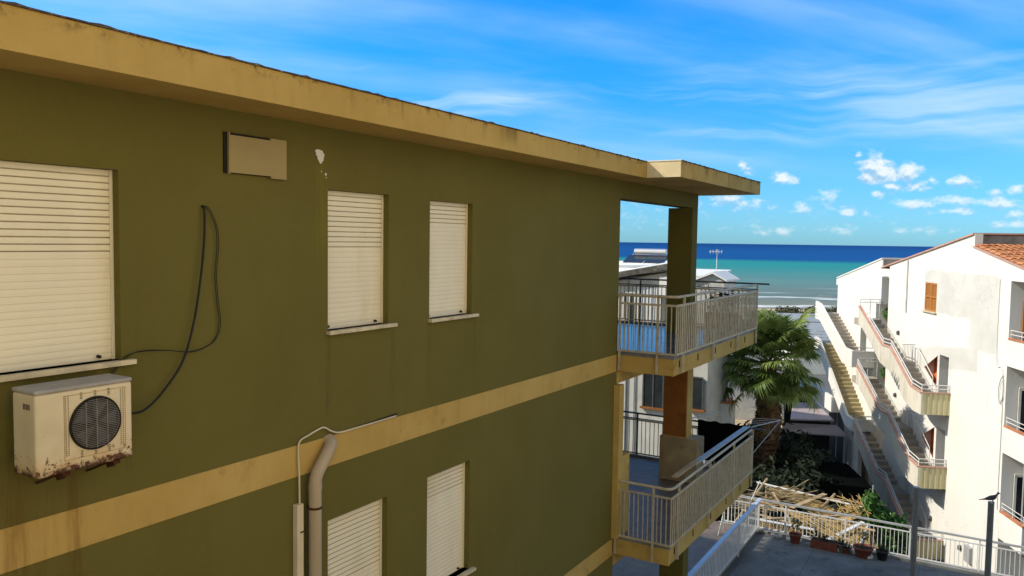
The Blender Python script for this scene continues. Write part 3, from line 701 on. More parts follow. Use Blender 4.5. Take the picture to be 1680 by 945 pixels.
g2 = MB(); solo(g.build('conduit', M['duct']), 'thin cream conduit curving from trunking along top of ochre band', 'conduit')
g = MB(); g.tube(smooth_path([(5.72, 5.19, -1.822), (6.0, 5.186, -1.815), (6.32, 5.184, -1.8)]), .006, 6); solo(g.build('loose_wire', M['rubber']), 'short dark loose wire lying along the top edge of the ochre band', 'wire')

# ------------------------------------------------------------------ things on the balconies
g = MB()
NZ = 14
for k in range(NZ):
    y0, y1 = 4.62 + (5.32 - 4.62) * k / NZ, 4.62 + (5.32 - 4.62) * (k + 1) / NZ
net = MB(); ny, nz_ = 24, 8
vs = [(16.83 + .018 * math.sin(i * 1.3 + j * .4), 4.26 + (5.36 - 4.26) * i / ny, -3.86 - .86 * j / nz_ + (.012 * math.sin(i * .9) if j in (0, nz_) else 0)) for i in range(ny + 1) for j in range(nz_ + 1)]
net.idx(vs, [(i * (nz_ + 1) + j, (i + 1) * (nz_ + 1) + j, (i + 1) * (nz_ + 1) + j + 1, i * (nz_ + 1) + j + 1) for i in range(ny) for j in range(nz_)], True)
o = solo(net.build('screen_cloth', M['black_net']), 'black cloth screen hung on the far railing of the lower balcony', 'screen')
mo = o.modifiers.new('s', 'SOLIDIFY'); mo.thickness = .006
g = MB(); g.bar((12.45, 4.34, -3.87), (13.5, 4.3, -3.83), .1, .022); solo(g.build('plank', M['wood'], bevel=.004), 'pale wooden plank laid on the lower balcony handrail', 'plank')
g = MB(); g.bar((13.4, 4.33, -3.88), (16.9, 4.3, -3.88), .11, .03); solo(g.build('railing_board', M['rail_grey'], bevel=.004), 'long grey board lying along the lower balcony handrail', 'board')
cl = thing('clothes_airer', 'wire clothes line on brackets sticking out from the end of the lower balcony', 'clothes line', (17.4, 4.2, -4.4))
g = MB(); g.tube([(16.95, 4.24, -3.9), (18.55, 3.98, -4.02)], .014, 6); g.tube([(16.95, 5.6, -3.9), (18.55, 5.5, -4.02)], .014, 6); g.tube([(16.95, 4.25, -4.55), (18.5, 3.99, -4.04)], .008, 6); g.build('bracket', M['rail_grey'], cl)
for t in (.3, .5, .72, .97):
    g = MB(); a, b = Vector((16.95, 4.24, -3.88)).lerp(Vector((18.55, 3.98, -4.0)), t), Vector((16.95, 5.6, -3.88)).lerp(Vector((18.55, 5.5, -4.0)), t)
    mid = (a + b) / 2 - Vector((0, 0, .06)); g.tube([a, mid, b], .004, 5); g.build('line', M['rail_white'], cl)
bp = thing('potted_shrub', 'bare twiggy shrub in a planter at the end of the upper balcony', 'plant', (16.5, 5.0, -1.8))
g = MB(); g.box((16.35, 4.5, -1.8), (16.62, 5.1, -1.45)); g.build('planter', M['pot'], bp, bevel=.01)
g = MB(); random.seed(5)
def twig(p, d, l, r, dep):
    q = p + d * l; g.tube([p, (p + q) / 2 + Vector((random.uniform(-.02, .02), random.uniform(-.02, .02), 0)), q], [r, r * .8, r * .6], 5)
    if dep:
        for _ in range(2): twig(q, (d + Vector((random.uniform(-.5, .5), random.uniform(-.5, .5), random.uniform(-.1, .4)))).normalized(), l * .72, r * .6, dep - 1)
for i in range(3): twig(Vector((16.5, 4.9 + .08 * i, -1.46)), Vector((random.uniform(-.2, .2), random.uniform(.0, .4), 1)).normalized(), .3, .012, 3)
g.build('twigs', M['wood'], bp)
def leaf_cloud(mb, c, rad, n, size, seed=0, shell=.35, flat=1.):
    rnd = random.Random(seed); c = Vector(c)
    for _ in range(n):
        d = Vector((rnd.gauss(0, 1), rnd.gauss(0, 1), rnd.gauss(0, 1))).normalized()
        lump = .75 + .25 * math.sin(d.x * 5 + seed) * math.cos(d.y * 4 + d.z * 5 + seed * 2)
        rr = (shell + (1 - shell) * rnd.random() ** .6) * lump
        p = c + Vector((d.x * rad[0], d.y * rad[1], d.z * rad[2])) * rr
        nrm = (d + Vector((rnd.gauss(0, .7), rnd.gauss(0, .7), rnd.gauss(0, .7) + .4))).normalized(); t = nrm.orthogonal().normalized()
        t = (Matrix.Rotation(rnd.random() * 6.28, 3, nrm) @ t); b = nrm.cross(t); s_ = size * rnd.uniform(.6, 1.3)
        mb.face([p - t * s_, p + b * s_ * .42 + nrm * s_ * .1, p + t * s_, p - b * s_ * .42 + nrm * s_ * .1])
g = MB(); leaf_cloud(g, (16.45, 4.75, -1.2), (.16, .42, .28), 260, .045, 3); g.build('leaves', M['leaf_dark'], bp, fix=False)

# ================================================================== WHITE TERRACED HOUSES WITH OUTSIDE STAIRS
GN = -13.4


def gable_grid(g, a0, a1, z0, z1, holes, depth=.25, back=True):
    xs = sorted({a0, a1} | {h[0] for h in holes} | {h[1] for h in holes}); zs = sorted({z0, z1} | {h[2] for h in holes} | {h[3] for h in holes})
    for i in range(len(xs) - 1):
        for j in range(len(zs) - 1):
            c_, d_ = (xs[i] + xs[i + 1]) / 2, (zs[j] + zs[j + 1]) / 2
            if any(h[0] < c_ < h[1] and h[2] < d_ < h[3] for h in holes): continue
            g.face([(xs[i], GN, zs[j]), (xs[i + 1], GN, zs[j]), (xs[i + 1], GN, zs[j + 1]), (xs[i], GN, zs[j + 1])])
    for h in holes:
        a, b, c, d = h[:4]; q = GN - h[4]
        g.face([(a, GN, c), (a, GN, d), (a, q, d), (a, q, c)]); g.face([(b, GN, c), (b, q, c), (b, q, d), (b, GN, d)])
        g.face([(a, GN, d), (b, GN, d), (b, q, d), (a, q, d)]); g.face([(a, GN, c), (a, q, c), (b, q, c), (b, GN, c)])


h1 = thing('terraced_house', 'tall white gabled house with three ribbed outside stairs and tiled roof', 'house', (36, -18, NG), 'G')
ST = 2.96
holes = [(34.5, 35.72, -2.72, -1.52, .2)] + [(33.04, 33.92, -6.46 - k * ST, -4.38 - k * ST, 1.2) for k in (0, 1)] + [(34.12, 35.46, -5.76 - k * ST, -4.45 - k * ST, .5) for k in (0, 1)]
g = MB(); gable_grid(g, 28.45, 40.15, NG - .1, -1.15, holes)
g.face([(28.45, GN, -1.15), (40.15, GN, -1.15), (40.15, GN, -.93), (31.33, GN, .46), (31.33, GN, -.01), (28.45, GN, -.55)])
g.face([(40.15, GN, NG), (40.15, -25, NG), (40.15, -25, -.93), (40.15, GN, -.93)])
g.face([(28.45, GN, NG), (28.45, GN, -.55), (28.45, -25, -.55), (28.45, -25, NG)])
g.face([(28.45, -25, NG), (28.45, -25, -.55), (31.33, -25, -.01), (31.33, -25, .46), (40.15, -25, -.93), (40.15, -25, NG)])
for k in (0, 1):
    z = -k * ST; y = GN - .002
    g.face([(35.46, y, -5.13 + z), (34.12, y, -4.45 + z), (35.46, y, -4.45 + z)]); g.face([(35.46, y, -5.13 + z), (35.46, y, -5.76 + z), (34.12, y, -5.76 + z)])
g.box((40.15, -14.6, -1.54), (41.16, GN + .02, -1.12)); g.prism([(26.75, -1.12), (28.449, -1.12), (28.449, -.56), (26.75, -.88)], GN - .22, GN, 'y')
hw = g.build('wall', M['white'], h1, fix=False)
def hpart(name, m, a, b, parent, bevel=0.):
    g = MB(); g.box(a, b); return g.build(name, m, parent, bevel=bevel)
for k in (0, 1):
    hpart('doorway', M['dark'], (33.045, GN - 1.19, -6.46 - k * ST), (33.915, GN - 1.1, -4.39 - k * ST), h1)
    hpart('orange_niche', M['orange'], (34.13, GN - .49, -5.75 - k * ST), (35.45, GN - .4, -4.46 - k * ST), h1)
# window with wooden shutters
wn = hpart('window', M['dark'], (34.51, GN - .19, -2.71), (35.71, GN - .14, -1.53), h1)
for a0, a1 in ((34.505, 35.105), (35.115, 35.715)):
    g = MB(); y0, y1 = GN - .05, GN - .005
    g.box((a0, y0, -2.715), (a0 + .07, y1, -1.525)); g.box((a1 - .07, y0, -2.715), (a1, y1, -1.525))
    for z in (-2.715, -2.15, -1.6): g.box((a0 + .07, y0, z), (a1 - .07, y1, z + .075))
    for z0 in (-2.635, -2.07):
        for i in range(11): g.bar((a0 + .07, (y0 + y1) / 2, z0 + i * .043), (a1 - .07, (y0 + y1) / 2, z0 + i * .043), .04, .008, up=(0, .7, .7))
    g.build('shutter', M['shutter'], wn)
hpart('sill', M['sill'], (34.42, GN - .05, -2.775), (35.82, GN + .09, -2.725), wn)
# roofs
def slope_roof(name, parent, a0, z0, a1, z1, n0, n1, th, m):
    g = MB(); g.prism([(a0, z0), (a1, z1), (a1, z1 + th), (a0, z0 + th)], n0, n1, 'y'); return g.build(name, m, parent)
slope_roof('roof', h1, 31.3, .465, 41.25, -1.115, GN + .07, -25, .06, M['coping'])
rr = slope_roof('roof', h1, 31.36, -.005, 26.35, -.945, GN + .05, -25, .05, M['coping'])
hpart('clerestory', M['concrete'], (31.345, -25, .0), (31.5, GN - .28, .43), h1)
hpart('gable_tip', M['white'], (31.28, GN - .28, -.02), (31.42, GN + .005, .5), h1)
g = MB(); da, n_a, n_n = 5.0 / 13, 13, 88; sl = (.045 + .905) / 5.0
cols = n_n; w = .23
for j in range(n_a):
    for i in range(24):
        c_ = GN - .02 - i * w
        for k in range(6):
            t0, t1 = math.pi * k / 6, math.pi * (k + 1) / 6
            jz = .006 * math.sin(i * 7.1 + j * 3.3)
            def tp(t, aa, up): return (aa, c_ - w / 2 + math.cos(t) * w * .5, .06 - (31.36 - aa) * .1876 + math.sin(t) * .075 + up + jz)
            aT, aB = 31.34 - j * da, 31.34 - (j + 1) * da - .03
            g.face([tp(t0, aT, 0), tp(t1, aT, 0), tp(t1, aB, .035), tp(t0, aB, .035)], True); g.face([tp(t0, aB, .035), tp(t1, aB, .035), tp(t1, aB, .01), tp(t0, aB, .01)])
g.build('tiles', M['tile'], rr, fix=False)
# front balconies
for k, zc_ in enumerate((-3.1, -6.07, -9.03)):
    g = MB(); g.box((26.95, GN - .12, zc_ - .9), (28.449, GN - .004, zc_)); g.box((26.95, -18, zc_ - .9), (27.07, GN - .12, zc_)); g.box((27.07, -18, zc_ - .9), (28.449, GN - .12, zc_ - .78))
    bb = g.build('balcony', M['white'], h1)
    hpart('coping', M['terracotta'], (26.9, GN - .14, zc_ + .001), (28.449, GN + .02, zc_ + .05), bb); hpart('coping', M['terracotta'], (26.9, -18, zc_ + .0012), (27.1, GN - .142, zc_ + .05), bb)
    g = MB()
    for z in (.18, .32): g.tube([(28.44, GN - .06, zc_ + z), (27.0, GN - .06, zc_ + z), (27.0, -18, zc_ + z)], .016, 6)
    for a in (28.4, 27.7, 27.0): g.tube([(a, GN - .06, zc_ + .04), (a, GN - .06, zc_ + .32)], .014, 6)
    g.build('railing', M['rail_white'], bb)
    # glazed door and shutter box behind the balcony
    fd = hpart('balcony_door', M['window_dark'], (28.42, -15.3, zc_ - .78), (28.448, -13.8, zc_ + 1.3), h1)
    g = MB()
    for n in (-13.83, -14.55, -15.27): g.box((28.38, n - .04, zc_ - .78), (28.419, n + .04, zc_ + 1.3))
    g.box((28.38, -15.3, zc_ + 1.26), (28.4185, -13.8, zc_ + 1.36)); g.build('frame', M['shutter'] if k == 0 else M['white_plain'], fd)
    g = MB(); g.tube([(27.6, GN - .3, zc_ - .78), (27.6, GN - .3, zc_ + 1.9)], .03, 8); g.build('prop', M['rail_grey'], h1)
for (a, z) in ((38.55, -4.02), (38.6, -6.95), (34.0, -11.2), (31.2, -11.35)):
    g = MB(); g.lathe([(0, 0), (.07, .0), (.085, .05), (.07, .12), (0, .15)], (0, 0, 0), 12)
    v = [(a + x, GN + z_ * .9, z + y * 1.3) for x, y, z_ in g.v]; g.v = v
    g.build('wall_lamp', M['rail_dark'], h1)
g = MB(); g.tube([(37.75, GN + .05, -.62), (37.75, GN + .05, -3.0)], .035, 8); g.build('gutter_pipe', M['white_plain'], h1)
hpart('eave_shadow_box', M['rail_grey'], (40.2, GN + .021, -1.53), (40.75, GN + .12, -1.47), h1)

g = MB(); g.tube(smooth_path([(28.6, GN + .03, -4.35), (28.75, GN + .05, -4.55), (28.85, GN + .05, -5.0), (28.7, GN + .05, -5.35), (28.55, GN + .04, -5.0), (28.6, GN + .03, -4.45)]), .014, 5); g.build('cable', M['rail_grey'], h1)
g = MB(); g.tube(smooth_path([(29.2, GN + .02, -1.1), (29.15, GN + .02, -3.9), (28.65, GN + .02, -4.5), (28.6, GN + .02, -9.0)]), .018, 5); g.build('cable', M['white_plain'], h1)
hpart('meter_box', M['rail_grey'], (30.2, GN + .001, -11.6), (30.65, GN + .14, -11.0), h1, .01)
# one staircase; the lower ones are copies
T = [(41.0, -3.02), (37.45, -4.49), (36.4, -4.47), (33.84, -5.72), (32.75, -5.79)]
B = [(41.0, -3.88), (40.2, -4.06), (37.7, -5.3), (36.4, -5.5), (34.5, -6.42), (33.6, -6.64), (32.75, -6.64)]
def lerp_poly(P, a):
    P = sorted(P)
    for (x0, z0), (x1, z1) in zip(P[:-1], P[1:]):
        if x0 <= a <= x1: return z0 + (z1 - z0) * (a - x0) / (x1 - x0)
    return P[0][1] if a < P[0][0] else P[-1][1]


def flight(pts):
    out = []
    for (a0, z0), (a1, z1), n in pts:
        for i in range(n):
            a = a0 + (a1 - a0) * i / n; an = a0 + (a1 - a0) * (i + 1) / n; zz = z0 + (z1 - z0) * (i + 1) / n
            out += [(a, zz), (an, zz)]
    return out


def ribbed_panel(T, B, a_hi, a_lo, no, th=.1, rib=.02, step=.055):
    g = MB(); n = int((a_hi - a_lo) / step); prev = None
    for i in range(n + 1):
        a = a_hi + (a_lo - a_hi) * i / n; o_ = no - (rib if (i // 2) % 2 else 0)
        cur = ((a, o_, lerp_poly(T, a)), (a, o_, lerp_poly(B, a)), (a, no - th, lerp_poly(T, a)), (a, no - th, lerp_poly(B, a)))
        if prev:
            g.face([prev[0], cur[0], cur[1], prev[1]]); g.face([prev[2], prev[3], cur[3], cur[2]]); g.face([prev[0], prev[2], cur[2], cur[0]]); g.face([prev[1], cur[1], cur[3], prev[3]])
        else: g.face([cur[0], cur[1], cur[3], cur[2]])
        prev = cur
    g.face([prev[0], prev[2], prev[3], prev[1]]); return g


NO = -12.3
top = [(42.0, -3.66), (41.0, -3.66)] + flight([((41.0, -3.66), (37.45, -5.08), 8)]) + [(36.4, -5.08)] + flight([((36.4, -5.08), (33.84, -6.34), 7)]) + [(32.85, -6.34)]
bot = [(32.85, -6.6), (33.84, -6.6), (36.4, -5.4), (37.45, -5.4), (41.0, -3.98), (42.0, -3.98)]
g = MB(); g.prism(top + bot, NO - .101, GN + .004, 'y')
st = g.build('staircase', M['step'], h1)
ribbed_panel(T, B, 41.0, 32.75, NO).build('stair_panel', M['stair_panel'], st)
g = MB(); n = 20; prev = None
for i in range(n + 1):
    y = NO - .1 + (GN + .01 - NO + .1) * i / n; x = 32.75 + (.02 if (i // 2) % 2 else 0)
    cur = ((x, y, -5.79), (x, y, -6.64))
    if prev: g.face([prev[0], cur[0], cur[1], prev[1]])
    prev = cur
g.face([(32.85, NO - .1, -5.79), (32.85, NO - .1, -6.64), (32.85, GN + .01, -6.64), (32.85, GN + .01, -5.79)]); g.face([(32.75, NO - .1, -5.79), (32.85, NO - .1, -5.79), (32.85, GN + .01, -5.79), (32.75, GN + .01, -5.79)]); g.face([(32.75, NO - .1, -6.64), (32.75, GN + .01, -6.64), (32.85, GN + .01, -6.64), (32.85, NO - .1, -6.64)])
g.build('landing_panel', M['panel_yellow'], st, fix=False)
g = MB()
for (p, q) in zip(T[:-1], T[1:]): g.bar((p[0], NO - .045, p[1] + .022), (q[0], NO - .045, q[1] + .022), .15, .04)
g.bar((32.79, NO - .12, -5.768), (32.79, GN + .005, -5.768), .14, .04); g.build('coping', M['coping'], st)
g = MB()
for h_ in (.17, .32):
    P = [(a, NO - .05, z + h_) for a, z in T] + [(32.79, NO - .05, -5.79 + h_), (32.79, GN + .02, -5.79 + h_)]
    for (p, q) in zip(P[:-1], P[1:]):
        if (Vector(q) - Vector(p)).length > .06: g.tube([p, q], .022, 6)
    g.tube([(41.0, NO - .05, -3.02 + h_), (41.15, NO - .15, -3.0 + h_), (41.2, NO - .35, -2.98 + h_), (41.2, GN + .02, -2.98 + h_)], .02, 6)
for a in (41.0, 39.8, 38.6, 37.45, 36.4, 35.1, 33.84, 32.79):
    z = lerp_poly(T, a); g.tube([(a, NO - .05, z), (a, NO - .05, z + .32)], .02, 6)
for n_ in (-12.9, -13.35): g.tube([(41.2, n_, -3.8), (41.2, n_, -2.66)], .018, 6); g.tube([(32.79, n_, -5.76), (32.79, n_, -5.47)], .018, 6)
g.build('handrail', M['rail_white'], st)
g = MB(); q = [(36.5, -4.35), (35.9, -4.4), (34.2, -5.35)]
for (p, r_) in zip(q[:-1], q[1:]): g.tube([(p[0], GN + .12, p[1]), (r_[0], GN + .12, r_[1])], .02, 6)
for a, z in q: g.tube([(a, GN + .12, z), (a, GN + .12, z - .9)], .018, 6)
g.build('inner_handrail', M['rail_white'], st)
g = MB()
for i in range(9): g.tube([(36.45, GN + .06 + i * .06, -5.2), (36.45, GN + .06 + i * .06, -4.3)], .009, 5)
for z in (-5.15, -4.3): g.tube([(36.45, GN + .03, z), (36.45, GN + .58, z)], .014, 5)
g.build('gate', M['rail_grey'], st)
for k, lab in ((1, 'middle staircase half in palm shade'), (2, 'lowest staircase in shade, reaching the garden')):
    s2 = copy_tree(st, h1); s2.location.z -= ST * k; s2['label'] = lab
st['label'] = 'uppermost staircase in full sun'

# the next house down the row
h2 = thing('terraced_house', 'farther white gabled house with lower roof and plain white stair walls', 'house', (45, -18, NG), 'G')
g = MB(); gable_grid(g, 41.9, 48.75, NG - .1, -2.0, [(43.2, 44.2, -6.4, -4.4, .8)])
g.face([(41.9, GN, -2.0), (48.75, GN, -2.0), (48.75, GN, -1.93), (41.2, GN, -.66), (41.2, GN, -2.9), (41.9, GN, -2.9)])
g.face([(48.75, GN, NG), (48.75, GN, -1.93), (48.75, -25, -1.93), (48.75, -25, NG)]); g.face([(41.2, GN, -2.9), (41.2, GN, -.66), (41.2, -25, -.66), (41.2, -25, -2.9)])
g.face([(41.9, GN, NG), (41.9, -25, NG), (41.9, -25, -2.9), (41.9, GN, -2.9)])
g.face([(41.2, GN, -2.9), (41.9, GN, -2.9), (41.9, -25, -2.9), (41.2, -25, -2.9)])
g.face([(48.75, -25, NG), (48.75, -25, -1.93), (41.2, -25, -.66), (41.2, -25, -2.9), (41.9, -25, -2.9), (41.9, -25, NG)])
g.build('wall', M['white'], h2, fix=False)
slope_roof('roof', h2, 41.2, -.655, 48.95, -1.965, GN + .04, -25, .07, M['white_plain'])
hpart('clerestory', M['concrete'], (41.18, -25, -1.12), (41.3, GN - .05, -.67), h2)
hpart('eave_box', M['white'], (48.75, -14.2, -2.35), (49.0, GN + .03, -1.99), h2)
hpart('doorway', M['olive'], (43.22, GN - .78, -6.38), (44.18, GN - .7, -4.42), h2)
hpart('passage_wall', M['white_plain'], (40.16, -15.6, NG), (41.89, -15.4, -3.0), h2)


def plain_stair(T, lo, floor_off, step_m, n_steps, no, parapet=.85, landing=None):
    (a0, z0), (a1, z1) = T
    prof = [(a0 + 1.0, z0 - floor_off), (a0, z0 - floor_off)] + flight([((a0, z0 - floor_off), (a1, z1 - floor_off), n_steps)]) + [(lo, z1 - floor_off)]
    bt = [(lo, z1 - floor_off - .2), (a1, z1 - floor_off - .2), (a0, z0 - floor_off - .25), (a0 + 1.0, z0 - floor_off - .25)]
    g = MB(); g.prism(prof + bt, no - .141, GN + .004, 'y'); s_ = g.build('staircase', step_m, h2)
    g = MB(); g.prism([(a0 + 1.0, z0 + .1), (a0, z0), (a1, z1), (lo, z1), (lo, z1 - parapet), (a1 + .2, z1 - parapet), (a0, z0 - parapet - .1), (a0 + 1.0, z0 - parapet - .1)], no - .14, no, 'y')
    g.box((lo - .1, no - .005, z1 - parapet + .02), (lo - .001, GN + .01, z1 - .002)); g.build('parapet', M['white'], s_)
    g = MB(); g.tube([(lo, no - .07, z1 + .16), (lo, GN + .02, z1 + .16)], .02, 6); g.tube([(a0 + .8, no - .07, z0 + .1), (a0 + .8, no - .07, z0 + .4), (a0 + .8, GN + .05, z0 + .4)], .02, 6); g.tube([(lo, no - .6, z1 - .1), (lo, no - .6, z1 + .16)], .02, 6); g.build('handrail', M['rail_grey'], s_)
    return s_
plain_stair([(48.3, -3.45), (43.3, -5.35)], 41.9, .55, M['step'], 13, NO)
plain_stair([(48.3, -5.55), (42.4, -8.75)], 41.4, .3, M['step_yellow'], 19, NO, .62)
# shaded walkway and garages below
g = MB(); g.box((44.7, -12.28, -9.1), (51, -12.14, -8.25)); g.box((44.58, GN + .01, -9.1), (44.699, -12.14, -8.25)); g.box((44.7, GN + .01, -9.1), (51, -12.281, -8.98))
wk = g.build('walkway', M['white'], h2)
g = MB()
for z in (-8.05, -7.85): g.tube([(44.65, -12.2, z), (44.65, GN + .05, z)], .018, 6)
for n_ in (-12.2, -12.8): g.tube([(44.65, n_, -8.25), (44.65, n_, -7.85)], .018, 6)
g.build('handrail', M['rail_grey'], wk)
for a in (43.4, 46.2, 48.0): hpart('garage_door', M['rail_dark'], (a, GN + .004, NG), (a + 1.5, GN + .03, -9.6), h2)
hpart('lean_to_wall', M['white'], (41.5, -12.9, NG), (44.0, -12.7, -9.4), h2)

pb = thing('passage_plant', 'leafy plant in the dark passage opening at the top of the upper stairs', 'plant', (41.5, -13.9, -3.8), 'G')
g = MB(); leaf_cloud(g, (41.5, -13.9, -3.4), (.35, .35, .4), 500, .08, 9); g.build('leaves', M['leaf'], pb, fix=False)
g = MB(); g.lathe([(.1, -3.8), (.16, -3.6), (.15, -3.6)], (41.5, -13.9, 0), 12); g.build('pot', M['pot'], pb)
for k in (1,):
    c_ = copy_tree(pb); c_.location.z -= ST; c_['label'] = 'leafy plant in the dark passage opening at the top of the middle stairs'
    c_['group'] = pb['group'] = 'plants in the stair passages'

# ================================================================== PALM
pm = thing('fan_palm', 'tall fan palm with shaggy trunk between the green and white buildings', 'palm tree', (35.8, -7.02, NG), 'G')
random.seed(21)
g = MB(); prof = []; z = NG - .2
rnd = random.Random(3); vs = []; NN = 22; rows = 60
for i in range(rows + 1):
    z = NG - .1 + (7.4) * i / rows; r = .46 - .12 * (i / rows) + .05 * (i % 2)
    for k in range(NN):
        t = 2 * math.pi * (k + .5 * (i % 2)) / NN; rr_ = r * (1 + rnd.uniform(-.1, .13))
        vs.append((35.8 + rr_ * math.cos(t) + .05 * math.sin(i * .09), -7.02 + rr_ * math.sin(t), z))
g.idx(vs, [(i * NN + k, i * NN + (k + 1) % NN, (i + 1) * NN + (k + 1) % NN, (i + 1) * NN + k) for i in range(rows) for k in range(NN)], False)
g.build('trunk', M['bark'], pm)
OFF['frond_lib'] = Vector((0, 0, 0))


def frond_mesh(seed, Lp, Lf, droop, m, nl=30, name='frond'):
    """fan leaf along +X in its own space: petiole, then a pleated fan whose tips hang"""
    rn = random.Random(seed); g = MB()
    pet = [Vector((Lp * t, 0, -.1 * Lp * t * t)) for t in (0, .35, .7, 1)]
    g.tube(pet, [.022, .018, .014, .011], 5)
    hub = pet[-1]
    for i in range(nl):
        t = (i / (nl - 1) - .5) * 2; ang = t * R(118); d = Vector((math.cos(ang), math.sin(ang), 0)); sd = Vector((-d.y, d.x, 0))
        Ln = Lf * (1 - .3 * abs(t) ** 2) * rn.uniform(.88, 1.06); w = Ln * .058; zc = .16 * Lf * (abs(t) ** 2)
        prev = None; dr = droop * rn.uniform(.7, 1.4); tw = rn.uniform(-.03, .03)
        for s_, wd in ((.02, .35), (.33, 1.0), (.6, .9), (.8, .5), (1., .06)):
            bend = max(0, s_ - .45)
            p = hub + d * (Ln * (s_ - .55 * dr * bend * bend)) + Vector((0, 0, zc * s_ - dr * Ln * bend * bend * 1.9)) + sd * (tw * s_)
            cur = (p - sd * w * wd, p + Vector((0, 0, -w * .5 * wd)), p + sd * w * wd)
            if prev: g.face([prev[0], prev[1], cur[1], cur[0]]); g.face([prev[1], prev[2], cur[2], cur[1]])
            prev = cur
    me = bpy.data.meshes.new(name); me.from_pydata(g.v, [], g.f); me.materials.append(m); return me


lib = [frond_mesh(i, lp, lf, dr, M['palm']) for i, (lp, lf, dr) in enumerate(((1.15, .9, .5), (1.6, .95, .75), (.75, .95, .8), (1.75, .98, .6), (1.1, .88, .35)))]
dead = [frond_mesh(40 + i, 1.0, 1.05, 1.7, M['palm_dead'], 22) for i in range(2)]
crown_z = NG + 7.25
def add_frond(me, azi, elv, zoff, roll, sc):
    o = bpy.data.objects.new('frond', me); COL.objects.link(o); o.parent = pm
    q = Matrix.Rotation(azi, 4, 'Z') @ Matrix.Rotation(-elv, 4, 'Y') @ Matrix.Rotation(roll, 4, 'X')
    o.matrix_local = Matrix.Translation((.1 * math.cos(azi), .1 * math.sin(azi), 7.25 + zoff)) @ q @ Matrix.Scale(sc, 4)
for i in range(96):
    t = i / 95; azi = i * 2.39996 + random.uniform(-.25, .25); elv = R(84 - 116 * t ** 1.0) + random.uniform(-.1, .1)
    add_frond(lib[(4 if t < .12 else i % 4)], azi, elv, .35 - .75 * t, random.uniform(-.5, .5), random.uniform(.9, 1.1))
for i in range(40):
    add_frond(dead[i % 2], i * 2.39996, R(-58 - 22 * random.random()), -.2 - 2.3 * i / 40, random.uniform(-.6, .6), random.uniform(.6, .85))

# ================================================================== NEIGHBOURS TOWARDS THE SEA
nh = thing('neighbour_house', 'white neighbouring house with flat white roof seen through the loggia', 'house', (36, 14, NG))
g = MB(); c1 = Vector((32, 10.9, 0)); c2 = c1 + AV * 8.5
g.idx([(32, 10.9, NG), (c2.x, c2.y, NG), (40, 24, NG), (32, 22, NG), (32, 10.9, -1.1), (c2.x, c2.y, -1.1), (40, 24, -1.5), (32, 22, -3.3)], [(3, 2, 1, 0), (4, 5, 6, 7), (0, 1, 5, 4), (1, 2, 6, 5), (2, 3, 7, 6), (3, 0, 4, 7)]); g.idx([(32, 10.9, -1.1), (32, 11.7, -1.0), (32, 13.85, -1.5)], [(0, 1, 2)])
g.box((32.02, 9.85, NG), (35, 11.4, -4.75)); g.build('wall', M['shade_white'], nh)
e0 = Vector((31.55, 10.75, 0)); e1 = e0 + AV * 9.1
g = MB(); v = [(31.55, 11.6, -.86), (31.55, 13.85, -1.29), (31.55, 22.2, -3.0), (40.4, 24.2, -1.2), (e1.x, e1.y, -.95), (e0.x, e0.y, -.97)]
g.idx([(x, y, z) for x, y, z in v] + [(x, y, z - .24) for x, y, z in v], [(0, 1, 2, 3, 4, 5), (6, 7, 8, 9, 10, 11)] + [(i, (i + 1) % 6, 6 + (i + 1) % 6, 6 + i) for i in range(6)])
rf = g.build('roof', M['roof_white'], nh)
g = MB(); v = [(31.54, 10.75, -.97), (31.54, 11.6, -.86), (31.54, 13.85, -1.29), (31.54, 22.2, -3.0)]
for p, q in zip(v[:-1], v[1:]): g.face([(p[0], p[1], p[2] - .02), (q[0], q[1], q[2] - .02), (q[0], q[1], q[2] - .26), (p[0], p[1], p[2] - .26)])
g.build('eave_edge', mat('dark_eave', (.09, .085, .075), .9, .5, 4, dirt=(.3, .28, .25), dirt_amt=.6, dscale=5), rf, fix=False)  # dark mottled strip along the roof edge
g = MB(); g.box((31.9, 9.75, -4.749), (35.1, 11.4, -4.65)); g.build('annex_roof', M['roof_white'], nh)
g = MB(); g.box((31.7, 11.3, -2.2), (31.998, 11.93, -1.42)); g.build('sunlit_wall_block', M['roof_white'], nh)  # white block added for the bright sunlit piece of wall
def nwin(m, y0, y1, z0, z1, frame, bars_=3, sill=None):
    g = MB(); g.box((31.93, y0, z0), (31.995, y1, z1)); w = g.build('window', m, nh)
    g = MB()
    for i in range(bars_ + 1):
        y = y0 + (y1 - y0) * i / bars_; g.box((31.9, y - .03, z0), (31.929, y + .03, z1))
    g.box((31.9, y0, z1), (31.929, y1, z1 + .06)); g.build('frame', frame, w)
    if sill: g = MB(); g.box((31.8, y0 - .1, z0 - .08), (31.995, y1 + .1, z0 - .005)); g.build('sill', sill, w)
nwin(M['curtain'], 11.95, 12.95, -3.9, -1.9, M['rail_white'], 7)
nwin(M['window_dark'], 13.1, 13.6, -3.6, -2.2, M['white_plain'], 2)
nwin(M['window_dark'], 11.72, 12.62, -7.05, -5.1, M['rail_dark'], 2, M['terra_paint'])
nwin(M['window_dark'], 10.0, 10.5, -6.9, -5.6, M['rail_dark'], 1, M['terra_paint'])
g = MB(); g.tube([(31.95, 13.45, NG), (31.95, 13.45, -1.6)], .04, 8); g.build('rain_pipe', M['rail_grey'], nh)
g = MB(); g.tube([(31.95, 13.05, NG), (31.95, 13.05, -4.0)], .03, 8); g.build('rain_pipe', M['rail_grey'], nh)
